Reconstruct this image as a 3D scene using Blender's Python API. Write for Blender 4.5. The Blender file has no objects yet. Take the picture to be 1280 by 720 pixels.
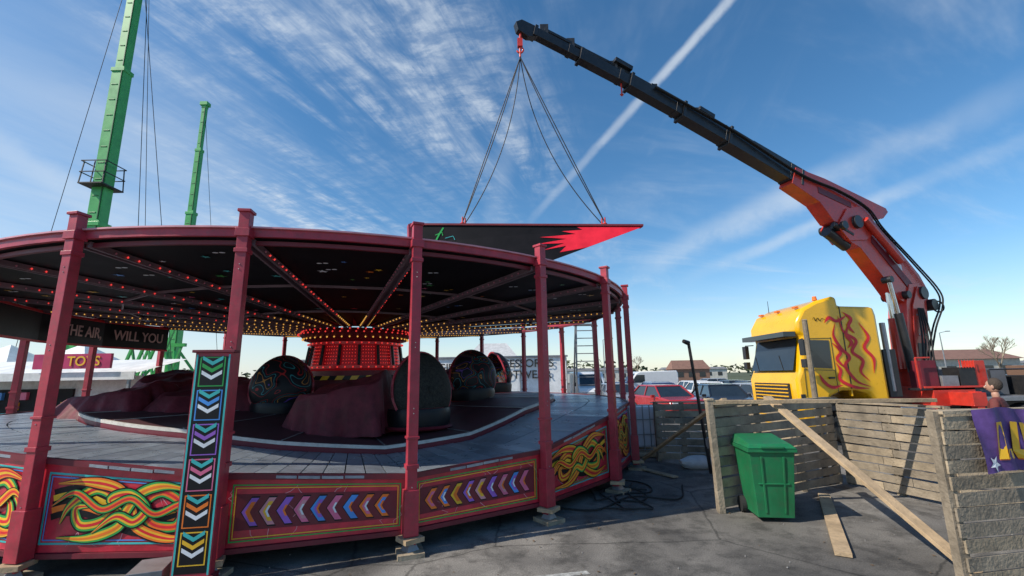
import bpy, math, random
from mathutils import Vector, Matrix
from math import radians as rad, sin, cos, pi
random.seed(7)
scene=bpy.context.scene
V=Vector
# ---------------------------------------------------------------- materials
def M(name,col,rough=.6,metal=0,var=.18,scale=2.5,bump=0.,bscale=40,dirt=0.,emit=None,es=0,coat=0,dcol=(.09,.075,.06),spec=.5):
    m=bpy.data.materials.new(name);m.use_nodes=True
    nt=m.node_tree;N=nt.nodes;L=nt.links
    b=N['Principled BSDF'];b.inputs['Specular IOR Level'].default_value=spec
    tc=N.new('ShaderNodeTexCoord')
    n1=N.new('ShaderNodeTexNoise');n1.inputs['Scale'].default_value=scale;n1.inputs['Detail'].default_value=4;n1.inputs['Roughness'].default_value=.65
    L.new(tc.outputs['Object'],n1.inputs['Vector'])
    mr=N.new('ShaderNodeMapRange');mr.inputs['From Min'].default_value=.3;mr.inputs['From Max'].default_value=.7
    mr.inputs['To Min'].default_value=1-var;mr.inputs['To Max'].default_value=1+var
    L.new(n1.outputs['Fac'],mr.inputs['Value'])
    mx=N.new('ShaderNodeMix');mx.data_type='RGBA';mx.blend_type='MULTIPLY';mx.inputs[0].default_value=1
    mx.inputs[6].default_value=(*col,1)
    L.new(mr.outputs[0],mx.inputs[7])
    out=mx.outputs[2]
    if dirt>0:
        n2=N.new('ShaderNodeTexNoise');n2.inputs['Scale'].default_value=scale*3.7;n2.inputs['Detail'].default_value=5;n2.inputs['Roughness'].default_value=.75
        L.new(tc.outputs['Object'],n2.inputs['Vector'])
        m2=N.new('ShaderNodeMapRange');m2.inputs['From Min'].default_value=.48;m2.inputs['From Max'].default_value=.72;m2.inputs['To Max'].default_value=dirt
        L.new(n2.outputs['Fac'],m2.inputs['Value'])
        x2=N.new('ShaderNodeMix');x2.data_type='RGBA'
        L.new(m2.outputs[0],x2.inputs[0]);L.new(out,x2.inputs[6]);x2.inputs[7].default_value=(*dcol,1)
        out=x2.outputs[2]
    L.new(out,b.inputs['Base Color'])
    mr3=N.new('ShaderNodeMapRange');mr3.inputs['To Min'].default_value=max(.05,rough-.12);mr3.inputs['To Max'].default_value=min(1,rough+.12)
    L.new(n1.outputs['Fac'],mr3.inputs['Value']);L.new(mr3.outputs[0],b.inputs['Roughness'])
    b.inputs['Metallic'].default_value=metal
    if coat:b.inputs['Coat Weight'].default_value=coat;b.inputs['Coat Roughness'].default_value=.1
    if bump>0:
        n3=N.new('ShaderNodeTexNoise');n3.inputs['Scale'].default_value=bscale;n3.inputs['Detail'].default_value=4
        L.new(tc.outputs['Object'],n3.inputs['Vector'])
        bp=N.new('ShaderNodeBump');bp.inputs['Strength'].default_value=bump;bp.inputs['Distance'].default_value=.02
        L.new(n3.outputs['Fac'],bp.inputs['Height']);L.new(bp.outputs[0],b.inputs['Normal'])
    if emit:
        b.inputs['Emission Color'].default_value=(*emit,1);b.inputs['Emission Strength'].default_value=es
    return m
crimson=M('crimson_panel',(.54,.024,.048),.32,var=.38,scale=3,dirt=.2,coat=.3)
maroon=M('maroon_post',(.40,.030,.052),.42,var=.25,scale=5,dirt=.35)
maroonD=M('maroon_dark',(.16,.012,.024),.5,dirt=.2)
black=M('black_paint',(.010,.010,.012),.4,spec=.3)
roofblk=M('roof_black',(.0065,.0055,.007),.6,var=.5,scale=2,spec=.18)
rubber=M('rubber',(.02,.02,.02),.85)
deckm=M('deck_plate',(.33,.37,.42),.30,metal=.35,var=.22,scale=4,dirt=.25,bump=.15,bscale=60)
gapm=M('deck_gap',(.02,.02,.022),.9)
platm=M('platform_board',(.085,.03,.036),.5,var=.3,scale=3,dirt=.3)
cream=M('cream_edge',(.62,.58,.52),.5,dirt=.3)
white=M('white_paint',(.78,.78,.76),.5,dirt=.1)
greym=M('grey_metal',(.30,.30,.31),.45,metal=.5,dirt=.3)
ribm=M('rib_paint',(.20,.13,.155),.5,metal=.2,dirt=.2)
tarp=M('maroon_tarp',(.145,.02,.03),.62,var=.4,scale=4,bump=.6,bscale=9,dirt=.1,spec=.3)
green=M('art_green',(.03,.36,.07),.4);yellow=M('art_yellow',(.85,.48,.03),.4);orange=M('art_orange',(.85,.19,.02),.4)
redA=M('art_red',(.72,.02,.03),.4);pink=M('art_pink',(.72,.15,.28),.4);blue=M('art_blue',(.07,.28,.7),.4);teal=M('art_teal',(.05,.46,.45),.4)
purple=M('art_purple',(.32,.12,.55),.4);lpink=M('art_lightpink',(.65,.28,.32),.45);whiteA=M('art_white',(.75,.77,.8),.4)
bulbR=M('bulb_red',(.6,.03,.05),.25,emit=(1,.06,.05),es=.8);bulbA=M('bulb_amber',(.8,.45,.1),.25,emit=(1,.5,.1),es=.8)
bulbP=M('bulb_pink',(.62,.2,.28),.3)
ledred=M('led_red',(.22,.006,.012),.3,emit=(1,.015,.03),es=.08)
tyel=M('truck_yellow',(.93,.48,.005),.28,var=.08,scale=1.5,coat=.6,dirt=.10,dcol=(.4,.22,.02))
tred=M('crane_red',(.62,.042,.025),.38,var=.22,dirt=.26,coat=.25)
cblk=M('crane_black',(.022,.022,.024),.38,var=.3,dirt=.25)
glass=M('dark_glass',(.02,.028,.035),.08,coat=.5)
chrome=M('chrome',(.6,.6,.6),.2,metal=1)
wood=M('fence_wood',(.36,.285,.195),.85,var=.4,scale=1.6,bump=.6,bscale=30,dirt=.45)
wood2=M('fence_wood_b',(.27,.22,.16),.85,var=.4,scale=2.3,bump=.6,bscale=30,dirt=.4)
wood3=M('plank_wood',(.46,.33,.2),.8,var=.28,scale=3,bump=.4,bscale=30,dirt=.3)
bing=M('bin_green',(.012,.16,.06),.45,var=.2,scale=3,dirt=.3)
towg=M('tower_green',(.055,.38,.085),.4,var=.15,scale=2,dirt=.15)
brick=M('brown_brick',(.25,.14,.1),.8)
roofgrey=M('roof_grey',(.2,.2,.21),.8)
foliage=M('foliage',(.06,.075,.035),.9,var=.4,scale=.3)
carred=M('car_red',(.4,.02,.02),.25,coat=.8,var=.05);carblue=M('car_blue',(.04,.07,.16),.25,coat=.8,var=.05)
carsil=M('car_silver',(.45,.46,.48),.3,metal=.5,coat=.6,var=.05);carblk=M('car_black',(.02,.02,.024),.2,coat=.8)
carwht=M('car_white',(.72,.72,.72),.3,coat=.6,var=.05)
wirem=M('wire',(.05,.045,.045),.5,metal=.6)
def graf():
    m=M('graffiti_shell',(.02,.02,.025),.5,spec=.3);nt=m.node_tree;N=nt.nodes;L=nt.links;b=N['Principled BSDF']
    tc=N.new('ShaderNodeTexCoord');no=N.new('ShaderNodeTexNoise');no.inputs['Scale'].default_value=1.9;no.inputs['Distortion'].default_value=1.6;no.inputs['Detail'].default_value=0
    L.new(tc.outputs['Object'],no.inputs['Vector'])
    cr=N.new('ShaderNodeValToRGB');cr.color_ramp.interpolation='CONSTANT'
    E=cr.color_ramp.elements;E[0].position=0;E[0].color=(.008,.008,.010,1);E[1].position=.40;E[1].color=(.4,.02,.02,1)
    for p,c in((.415,(.008,.008,.010,1)),(.50,(.04,.25,.28,1)),(.512,(.008,.008,.012,1)),(.585,(.45,.18,.03,1)),(.598,(.008,.008,.010,1)),(.66,(.12,.05,.3,1)),(.675,(.008,.008,.010,1))):
        e=E.new(p);e.color=c
    L.new(no.outputs['Fac'],cr.inputs[0]);L.new(cr.outputs[0],b.inputs['Base Color']);return m
grafm=graf()
# ---------------------------------------------------------------- mesh builder
class MB:
    def __init__(s,T=None):
        s.v=[];s.f=[];s.mi=[];s.mats=[];s.T=T or Matrix()
    def m(s,mat):
        if mat not in s.mats:s.mats.append(mat)
        return s.mats.index(mat)
    def add(s,vs,fs,mat):
        o=len(s.v);s.v+=[s.T@V(p) for p in vs];i=s.m(mat)
        for f in fs:s.f.append([o+k for k in f]);s.mi.append(i)
    def poly(s,pts,mat):s.add(pts,[list(range(len(pts)))],mat)
    def box(s,c,d,mat,rz=0):
        x,y,z=[k/2 for k in d];R=Matrix.Rotation(rz,3,'Z')
        p=[V(c)+R@V((a*x,b*y,e*z)) for a in(-1,1) for b in(-1,1) for e in(-1,1)]
        s.add(p,[(0,1,3,2),(4,6,7,5),(0,4,5,1),(2,3,7,6),(0,2,6,4),(1,5,7,3)],mat)
    def hexa(s,b,t,mat):
        n=len(b);s.add(list(b)+list(t),[list(range(n))[::-1],list(range(n,2*n))]+[(i,(i+1)%n,n+(i+1)%n,n+i) for i in range(n)],mat)
    def prism(s,pts,vec,mat):
        s.hexa([V(p) for p in pts],[V(p)+V(vec) for p in pts],mat)
    def beam(s,a,b,w,h,mat,up=(0,0,1),w2=None,h2=None):
        a=V(a);b=V(b);d=(b-a).normalized();u=V(up)
        if abs(d.dot(u))>.98:u=V((0,1,0))
        sd=d.cross(u).normalized();u=sd.cross(d).normalized()
        w2=w2 or w;h2=h2 or h
        q=lambda c,w,h:[c+sd*w/2+u*h/2,c-sd*w/2+u*h/2,c-sd*w/2-u*h/2,c+sd*w/2-u*h/2]
        s.hexa(q(a,w,h),q(b,w2,h2),mat)
    def cyl(s,a,b,r1,r2,mat,n=14):
        a=V(a);b=V(b);d=(b-a).normalized();u=V((0,0,1)) if abs(d.z)<.9 else V((1,0,0))
        x=d.cross(u).normalized();y=d.cross(x)
        c=lambda o,r:[o+x*r*cos(2*pi*i/n)+y*r*sin(2*pi*i/n) for i in range(n)]
        s.hexa(c(a,r1),c(b,r2),mat)
    def ball(s,c,r,mat):
        c=V(c);p=[c+V(k)*r for k in((1,0,0),(-1,0,0),(0,1,0),(0,-1,0),(0,0,1),(0,0,-1))]
        s.add(p,[(0,2,4),(2,1,4),(1,3,4),(3,0,4),(2,0,5),(1,2,5),(3,1,5),(0,3,5)],mat)
    def ellip(s,c,r,mat,n=12,k=8,jit=0):
        vs=[];fs=[]
        for i in range(k+1):
            for j in range(n):
                a=pi*i/k;b=2*pi*j/n;q=1+random.uniform(-jit,jit)
                vs.append(V(c)+V((r[0]*sin(a)*cos(b)*q,r[1]*sin(a)*sin(b)*q,r[2]*cos(a)*q)))
        for i in range(k):
            for j in range(n):fs.append((i*n+j,i*n+(j+1)%n,(i+1)*n+(j+1)%n,(i+1)*n+j))
        s.add(vs,fs,mat)
    def lathe(s,c,prof,mat,n=32):
        vs=[];fs=[]
        for r,z in prof:
            for j in range(n):vs.append((c[0]+r*cos(2*pi*j/n),c[1]+r*sin(2*pi*j/n),c[2]+z))
        for i in range(len(prof)-1):
            for j in range(n):fs.append((i*n+j,i*n+(j+1)%n,(i+1)*n+(j+1)%n,(i+1)*n+j))
        s.add(vs,fs,mat)
    def done(s,name,parent=None,bevel=0,smooth=False,fix=True,solid=0):
        me=bpy.data.meshes.new(name);me.from_pydata([tuple(p) for p in s.v],[],s.f)
        for m in s.mats:me.materials.append(m)
        for p,i in zip(me.polygons,s.mi):p.material_index=i
        if fix:
            import bmesh
            bm=bmesh.new();bm.from_mesh(me);bmesh.ops.recalc_face_normals(bm,faces=bm.faces);bm.to_mesh(me);bm.free()
        if smooth:
            for p in me.polygons:p.use_smooth=True
            me.set_sharp_from_angle(angle=rad(38))
        me.update()
        o=bpy.data.objects.new(name,me);scene.collection.objects.link(o)
        if bevel:
            bv=o.modifiers.new('b','BEVEL');bv.width=bevel;bv.segments=2;bv.limit_method='ANGLE';bv.angle_limit=rad(40)
        if solid:
            so=o.modifiers.new('s','SOLIDIFY');so.thickness=solid
        if parent:attach(o,parent)
        return o
def attach(o,parent):
    o.parent=parent;o.matrix_parent_inverse=Matrix.Translation(parent.location).inverted()
def grp(name,loc=(0,0,0)):
    e=bpy.data.objects.new(name,None);e.location=loc;e.empty_display_size=.3;scene.collection.objects.link(e);return e
def curve(name,splines,r,mat,parent=None):
    cu=bpy.data.curves.new(name,'CURVE');cu.dimensions='3D';cu.bevel_depth=r;cu.bevel_resolution=2
    for pts in splines:
        sp=cu.splines.new('POLY');sp.points.add(len(pts)-1)
        for p,q in zip(sp.points,pts):p.co=(*q,1)
    cu.materials.append(mat);o=bpy.data.objects.new(name,cu);scene.collection.objects.link(o)
    if parent:attach(o,parent)
    return o
def text(name,body,size,loc,right,up,mat,parent,align='CENTER',sx=1):
    cu=bpy.data.curves.new(name,'FONT');cu.body=body;cu.size=size;cu.align_x=align;cu.align_y='CENTER';cu.extrude=.004;cu.offset=size*.012
    cu.materials.append(mat);o=bpy.data.objects.new(name,cu);scene.collection.objects.link(o)
    r=V(right).normalized();u=V(up).normalized();n=r.cross(u)
    mt=Matrix(((r.x*sx,u.x,n.x,loc[0]),(r.y*sx,u.y,n.y,loc[1]),(r.z*sx,u.z,n.z,loc[2]),(0,0,0,1)))
    o.matrix_world=mt
    if parent:
        o.parent=parent;o.matrix_parent_inverse=Matrix.Translation(parent.location).inverted()
    return o
def catmull(pts,n=8):
    P=[V((*p,0)) if len(p)==2 else V(p) for p in pts];P=[P[0]*2-P[1]]+P+[P[-1]*2-P[-2]];out=[]
    for i in range(1,len(P)-2):
        for k in range(n):
            t=k/n;a,b,c,d=P[i-1:i+3]
            out.append(.5*((2*b)+(c-a)*t+(2*a-5*b+4*c-d)*t*t+(3*b-a-3*c+d)*t**3))
    out.append(P[-2]);return out
def ribbon(mb,pts,w,mp,off,mat,taper=True):
    n=len(pts);vs=[];fs=[]
    for i,p in enumerate(pts):
        d=(pts[min(i+1,n-1)]-pts[max(i-1,0)]).normalized();nn=V((-d.y,d.x,0))
        k=w/2*(1 if not taper else max(.12,min(1,4*min(i,n-1-i)/n+.12)))
        o=off+.0006*i/n
        a=p+nn*k;b=p-nn*k
        vs+=[mp(a.x,a.y,o),mp(b.x,b.y,o)]
    for i in range(n-1):fs.append((2*i,2*i+1,2*i+3,2*i+2))
    mb.add(vs,fs,mat)
# ---------------------------------------------------------------- ground
def ground_mat():
    m=bpy.data.materials.new('tarmac');m.use_nodes=True;nt=m.node_tree;N=nt.nodes;L=nt.links;b=N['Principled BSDF']
    tc=N.new('ShaderNodeTexCoord')
    def noise(s,d=5,r=.6,dis=0):
        n=N.new('ShaderNodeTexNoise');n.inputs['Scale'].default_value=s;n.inputs['Detail'].default_value=d;n.inputs['Roughness'].default_value=r;n.inputs['Distortion'].default_value=dis
        L.new(tc.outputs['Object'],n.inputs['Vector']);return n
    a=noise(.75,4,.6,.6);c=noise(2.6,7,.72);f=noise(70,3,.7);pz=noise(.28,2,.5,.3)
    r1=N.new('ShaderNodeValToRGB');r1.color_ramp.elements[0].position=.36;r1.color_ramp.elements[0].color=(.115,.106,.097,1)
    r1.color_ramp.elements[1].position=.62;r1.color_ramp.elements[1].color=(.25,.23,.205,1)
    L.new(a.outputs['Fac'],r1.inputs[0])
    r2=N.new('ShaderNodeMapRange');r2.inputs['From Min'].default_value=.38;r2.inputs['From Max'].default_value=.52;r2.inputs['To Min'].default_value=.55;r2.inputs['To Max'].default_value=1.05
    L.new(c.outputs['Fac'],r2.inputs['Value'])
    r3=N.new('ShaderNodeMapRange');r3.inputs['From Min'].default_value=.3;r3.inputs['From Max'].default_value=.7;r3.inputs['To Min'].default_value=.55;r3.inputs['To Max'].default_value=1.45
    L.new(f.outputs['Fac'],r3.inputs['Value'])
    r4=N.new('ShaderNodeMapRange');r4.inputs['From Min'].default_value=.47;r4.inputs['From Max'].default_value=.49;r4.inputs['To Min'].default_value=.72;r4.inputs['To Max'].default_value=1.0
    L.new(pz.outputs['Fac'],r4.inputs['Value'])
    mu=N.new('ShaderNodeMath');mu.operation='MULTIPLY';L.new(r2.outputs[0],mu.inputs[0]);L.new(r3.outputs[0],mu.inputs[1])
    mu2=N.new('ShaderNodeMath');mu2.operation='MULTIPLY';L.new(mu.outputs[0],mu2.inputs[0]);L.new(r4.outputs[0],mu2.inputs[1])
    mx=N.new('ShaderNodeMix');mx.data_type='RGBA';mx.blend_type='MULTIPLY';mx.inputs[0].default_value=1
    L.new(r1.outputs[0],mx.inputs[6]);L.new(mu2.outputs[0],mx.inputs[7])
    vo=N.new('ShaderNodeTexVoronoi');vo.feature='DISTANCE_TO_EDGE';vo.inputs['Scale'].default_value=.33
    wv=N.new('ShaderNodeMixRGB');wv.inputs[0].default_value=.12;L.new(tc.outputs['Object'],wv.inputs[1]);L.new(c.outputs['Color'],wv.inputs[2]);L.new(wv.outputs[0],vo.inputs['Vector'])
    cr=N.new('ShaderNodeMapRange');cr.inputs['From Max'].default_value=.006;cr.inputs['To Min'].default_value=.4;cr.inputs['To Max'].default_value=1
    L.new(vo.outputs['Distance'],cr.inputs['Value'])
    mx2=N.new('ShaderNodeMix');mx2.data_type='RGBA';mx2.blend_type='MULTIPLY';mx2.inputs[0].default_value=1
    L.new(mx.outputs[2],mx2.inputs[6]);L.new(cr.outputs[0],mx2.inputs[7]);L.new(mx2.outputs[2],b.inputs['Base Color'])
    b.inputs['Roughness'].default_value=.8
    bp=N.new('ShaderNodeBump');bp.inputs['Strength'].default_value=.6;bp.inputs['Distance'].default_value=.01
    L.new(f.outputs['Fac'],bp.inputs['Height']);L.new(bp.outputs[0],b.inputs['Normal'])
    return m
g=MB();g.poly([(-1500,-500,0),(1500,-500,0),(1500,2500,0),(-1500,2500,0)],ground_mat());g.done('ground',fix=False)
gr=MB();gr.poly([(-1500,110,.02),(1500,110,.02),(1500,2400,.02),(-1500,2400,.02)],M('field_grass',(.07,.08,.035),.9,var=.3,scale=.02));gr.done('grass_field',fix=False)
mk=MB()
mk.poly([(-.9,4.72,.004),(.75,5.05,.004),(.72,5.13,.004),(-.93,4.80,.004)],M('line_paint',(.4,.4,.38),.7,var=.4,scale=9,dirt=.9))
for i in range(14):
    x=6+i*2.6
    mk.box((x,34,.006),(.1,4.8,.004),white)
mk.done('road_marking')
mb=MB();rn=random.Random(21)
lit=[M('litter_leaf',(.14,.09,.05),.9),M('litter_stone',(.22,.21,.2),.9),M('litter_paper',(.5,.5,.48),.8)]
for i in range(520):
    x=rn.uniform(-3,7);y=rn.uniform(3.8,11);m_=lit[0 if rn.random()<.5 else 1]
    if rn.random()<.03:m_=lit[2]
    s=rn.uniform(.006,.018)*(1.5 if m_ is lit[2] else 1);a=rn.random()*6
    if m_ is lit[1]:mb.ball((x,y,s*.4),s*.7,m_)
    else:mb.add([V((x+s*cos(a+j*pi/2)*(1.5 if j%2 else .8),y+s*sin(a+j*pi/2)*(1.5 if j%2 else .8),.006+rn.random()*.008)) for j in range(4)],[(0,1,2,3)],m_)
mb.done('ground_litter',fix=False)
# ---------------------------------------------------------------- WALTZER
CX,CY=-4.2,12.1;R=6.97;NP=22;DA=360/NP;T0=262.0
def P(r,a,z):return V((CX+r*cos(rad(a)),CY+r*sin(rad(a)),z))
keys=[(0,1.38),(200,1.38),(230,1.36),(245.6,1.29),(262,1.19),(278.4,.99),(294.7,.84),(311.1,.93),(327.5,1.25),(343.8,1.38),(360,1.38)]
def zd(a):
    a%=360
    for (a0,z0),(a1,z1) in zip(keys,keys[1:]):
        if a<=a1:return z0+(z1-z0)*(a-a0)/(a1-a0)
ride=grp('waltzer_ride',(CX,CY,0))
TH=[T0+DA*k for k in range(NP+1)]
mb=MB();nb=8
deckB=M('deck_plate_b',(.27,.30,.35),.36,metal=.35,var=.25,scale=3,dirt=.35,bump=.15,bscale=60)
for k in range(NP):
    for i in range(nb):
        a0=TH[k]+DA*i/nb;a1=a0+DA/nb;e=.07
        for r0,r1 in((5.27,6.08),(6.1,6.96)):
            dz=random.uniform(-.004,.004)
            t=[P(r0,a0+e,zd(a0)+dz),P(r1,a0+e,zd(a0)+dz),P(r1,a1-e,zd(a1)+dz),P(r0,a1-e,zd(a1)+dz)]
            mb.hexa([p-V((0,0,.03)) for p in t],t,random.choice([deckm,deckm,deckB]))
mb.done('deck_boards',ride)
mb=MB()
for k in range(NP):
    a0,a1=TH[k],TH[k+1]
    mb.poly([P(5.0,a0,zd(a0)-.04),P(6.95,a0,zd(a0)-.04),P(6.95,a1,zd(a1)-.04),P(5.0,a1,zd(a1)-.04)],gapm)
    mb.beam(P(6.99,a0,zd(a0)-.01),P(6.99,a1,zd(a1)-.01),.05,.06,maroonD)
mb.done('deck_base',ride)
mb=MB();n=132
def zp(a,r):
    t=max(0,min(1,(r-1.6)/2.2));return (1.4)*(1-t)+(zd(a)+.12)*t
for j in range(n):
    a0=360*j/n;a1=360*(j+1)/n
    rr=[1,2,3,3.8,4.5,5.2]
    for r0,r1 in zip(rr,rr[1:]):
        mb.add([P(r0,a0,zp(a0,r0)),P(r1,a0,zp(a0,r1)),P(r1,a1,zp(a1,r1)),P(r0,a1,zp(a1,r0))],[(0,1,2,3)],platm)
    mb.add([P(5.2,a0,zp(a0,5.2)),P(5.24,a0,zp(a0,5.2)),P(5.24,a1,zp(a1,5.2)),P(5.2,a1,zp(a1,5.2))],[(0,1,2,3)],cream)
    mb.add([P(5.24,a0,zp(a0,5.2)),P(5.24,a0,zp(a0,5.2)-.05),P(5.24,a1,zp(a1,5.2)-.05),P(5.24,a1,zp(a1,5.2))],[(0,1,2,3)],cream)
    mb.add([P(5.235,a0,zp(a0,5.2)-.05),P(5.235,a0,zd(a0)-.05),P(5.235,a1,zd(a1)-.05),P(5.235,a1,zp(a1,5.2)-.05)],[(0,1,2,3)],maroonD)
    if j%6==0:
        mb.beam(P(1.6,a0,zp(a0,1.6)+.008),P(3.8,a0,zp(a0,3.8)+.008),.02,.01,greym);mb.beam(P(3.8,a0,zp(a0,3.8)+.008),P(5.2,a0,zp(a0,5.2)+.008),.02,.01,greym)
mb.done('rotating_platform',ride)
ZB=.24
sk=MB();art=MB()
W=2*R*sin(rad(DA/2))
def panel(k):
    a0,a1=TH[k],TH[k+1];p0=P(R,a0,0);p1=P(R,a1,0);d=(p1-p0)/W;nrm=V((d.y,-d.x,0))
    if nrm.dot(p0-V((CX,CY,0)))<0:nrm=-nrm
    z0,z1=zd(a0)-.05,zd(a1)-.05
    def mp(x,y,o):
        h=(z0+(z1-z0)*x/W)-ZB
        q=p0+d*x+nrm*(o+.002);return V((q.x,q.y,ZB+y*h))
    H=(z0+z1)/2-ZB
    mm=lambda x,y,o:mp(x,y/H,o)
    return mm,H,p0,p1,z0,z1,nrm
def frame(mb,mm,H,ins,w,mat,off,x0=0,x1=None):
    x1=W if x1 is None else x1
    a,b,c,d=x0+ins,x1-ins,ins,H-ins
    for q in(((a,c),(b,c),(b,c+w),(a,c+w)),((a,d-w),(b,d-w),(b,d),(a,d)),((a,c+w),(a+w,c+w),(a+w,d-w),(a,d-w)),((b-w,c+w),(b,c+w),(b,d-w),(b-w,d-w))):
        mb.poly([mm(x,y,off) for x,y in q],mat)
def lightning(mb,mm,H,seed):
    rn=random.Random(seed)
    for j in range(10):
        x=rn.uniform(.12,W-.12);y=rn.choice([.05,H-.05]);dy=(1 if y<H/2 else -1)
        pts=[V((x,y,0))]
        for q in range(5):
            x+=rn.uniform(-.10,.10);y+=dy*rn.uniform(.02,.09);pts.append(V((min(W-.05,max(.05,x)),min(H-.03,max(.03,y)),0)))
        ribbon(mb,pts,.009,mm,.0012+j*.00005,lpink)
def swirl(mb,mm,H,seed,cols):
    rn=random.Random(seed)
    A=[[(.10,.30),(.16,.55),(.30,.78),(.42,.62),(.36,.36),(.22,.30),(.20,.50),(.30,.56)],
       [(.90,.30),(.84,.55),(.70,.78),(.58,.62),(.64,.36),(.78,.30),(.80,.50),(.70,.56)],
       [(.08,.80),(.25,.88),(.42,.80),(.50,.55),(.58,.28),(.75,.14),(.93,.22)],
       [(.12,.14),(.30,.12),(.44,.28),(.50,.5),(.56,.74),(.72,.88),(.92,.80)],
       [(.30,.2),(.42,.42),(.54,.36),(.60,.55),(.50,.74),(.40,.66),(.46,.52)],
       [(.06,.55),(.18,.70),(.34,.50),(.50,.66),(.66,.48),(.82,.66),(.95,.45)]]
    for i,c in enumerate(A):
        pts=catmull([(W*(.03+.94*(x+rn.uniform(-.015,.015))),H*(.04+.92*(y+rn.uniform(-.02,.02)))) for x,y in c],9)
        o=.004+i*.0042;w=.135*H/.8*(1 if i!=5 else .7)
        cc=cols[i%len(cols)]
        ribbon(mb,pts,w,mm,o,black);ribbon(mb,pts,w*.78,mm,o+.001,cc[0]);ribbon(mb,pts,w*.5,mm,o+.002,cc[1]);ribbon(mb,pts,w*.2,mm,o+.003,cc[2])
def flagstripes(mb,mm,H):
    for j,m_ in enumerate([black,yellow,black,orange,black]):
        pts=[V((W*(.08+.84*t),H*(.62-.07*j+.12*sin(t*7+.5)),0)) for t in [q/24 for q in range(25)]]
        ribbon(mb,pts,H*.075,mm,.0025+j*.00015,m_,False)
def chev(mb,mm,x,y,w,h,off,mat,dr=-1):
    p=[(0,0),(w*.55*-dr,h/2),(w*.55*-dr+w*.45*-dr,h/2),(w*.45*-dr,0),(w*-dr,-h/2),(w*.55*-dr,-h/2)]
    a=[mm(x+q[0],y+q[1],off) for q in p]
    mb.add(a,[(0,1,2,3),(0,3,4,5)],mat)
for k in range(NP):
    mm,H,p0,p1,z0,z1,nr=panel(k)
    q=[V((p.x,p.y,z)) for p,z in((p0,ZB),(p1,ZB),(p1,z1),(p0,z0))]
    sk.hexa([x-nr*.03 for x in q],q,crimson)
    sk.beam(V((p0.x,p0.y,ZB-.03)),V((p1.x,p1.y,ZB-.03)),.06,.05,maroonD)
    if k in(1,2):
        lightning(art,mm,H,k)
        frame(art,mm,H,.045,.014,green,.003,.05,W-.05);frame(art,mm,H,.075,.010,yellow,.003,.05,W-.05);
        hh=H*.42
        art.poly([mm(.14,H*.24,.002),mm(W-.14,H*.24,.002),mm(W-.14,H*.78,.002),mm(.14,H*.78,.002)],maroonD)
        cols=[pink,purple,orange,blue,lpink,orange,pink,purple,yellow,blue]
        nC=9
        for i in range(nC):
            x=.2+(W-.42)*i/nC
            chev(art,mm,x-.012,H*.51,.19,hh*1.12,.004,black);chev(art,mm,x,H*.51,.165,hh,.005,cols[(i*3+k)%10]);chev(art,mm,x+.035,H*.51,.10,hh*.72,.006,cols[(i*3+k+4)%10]);chev(art,mm,x+.06,H*.51,.05,hh*.42,.007,whiteA if i%2 else orange)
    else:
        vis=k in(0,NP-1,NP-2,3,4,5)
        frame(art,mm,H,.07,.02,teal,.003);frame(art,mm,H,.105,.012,blue if k!=3 else green,.003)
        if vis:
            lightning(art,mm,H,k)
            if k==0 or k==3:flagstripes(art,mm,H)
            cols={0:[(green,yellow,redA),(green,orange,redA),(orange,yellow,redA),(green,yellow,orange)],
                  NP-1:[(orange,redA,yellow),(green,yellow,redA),(yellow,orange,redA)],NP-2:[(orange,redA,yellow)],
                  3:[(orange,yellow,redA),(green,yellow,orange),(yellow,orange,redA)],4:[(orange,yellow,redA),(yellow,orange,green)],5:[(orange,yellow,redA)]}[k]
            swirl(art,mm,H,k,cols)
sk.done('skirt_panels',ride);art.done('skirt_artwork',ride,fix=False)
mb=MB()
for k in range(NP):
    mb.beam(P(6.3,TH[k],.1),P(1,TH[k],.3),.08,.12,maroonD)
    mb.beam(P(6.2,TH[k],0),P(6.2,TH[k],zd(TH[k])-.05),.08,.08,maroonD)
    mb.poly([P(6.0,TH[k],0),P(6.0,TH[k+1],0),P(6.0,TH[k+1],zd(TH[k+1])-.06),P(6.0,TH[k],zd(TH[k])-.06)],gapm)
mb.done('understructure',ride)
mb=MB();ft=MB();fw=MB()
RZ0,RZ1=3.67,3.80
for k in range(NP):
    a=TH[k];rz=rad(a);rp=7.07
    mb.box(P(rp,a,2.04)[:],(.12,.12,3.88),maroon,rz)
    mb.box(P(rp,a,3.99)[:],(.17,.15,.035),maroon,rz)
    mb.box(P(rp,a,3.72)[:],(.16,.16,.10),maroon,rz)
    mb.box(P(rp,a,3.5)[:],(.15,.15,.05),maroon,rz)
    mb.box(P(rp,a,zd(a)+.12)[:],(.15,.15,.05),maroon,rz)
    mb.box(P(rp,a,zd(a)+.45)[:],(.15,.15,.03),maroon,rz)
    mb.box(P(rp,a,.45)[:],(.16,.17,.5),maroon,rz)
    for z in(.7,1.6,2.4,3.3):
        for t in(-.03,.03):mb.ball(P(rp+.062,a,z+t),.012,greym)
    f=P(rp+.02,a,0)
    fw.box((f.x,f.y,.165),(.24,.24,.05),wood3,rz+.3);fw.box((f.x,f.y,.025),(.34,.30,.05),wood,rz-.1)
    ft.cyl((f.x,f.y,.05),(f.x,f.y,.14),.11,.05,greym,4)
mb.done('posts',ride,bevel=.006);ft.done('jack_feet',ride);fw.done('wood_packing',ride)
def zr(r):return 3.28+(r-1)*(.42/5.97)
MISS=(7,8)
rf=MB();st=MB();rb=MB();bl=MB();fl=MB();rim=MB()
starc=[orange,green,pink,yellow,blue,redA,whiteA,teal]
flm=M('flame_paint',(.30,.012,.02),.5)
NS=5
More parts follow.
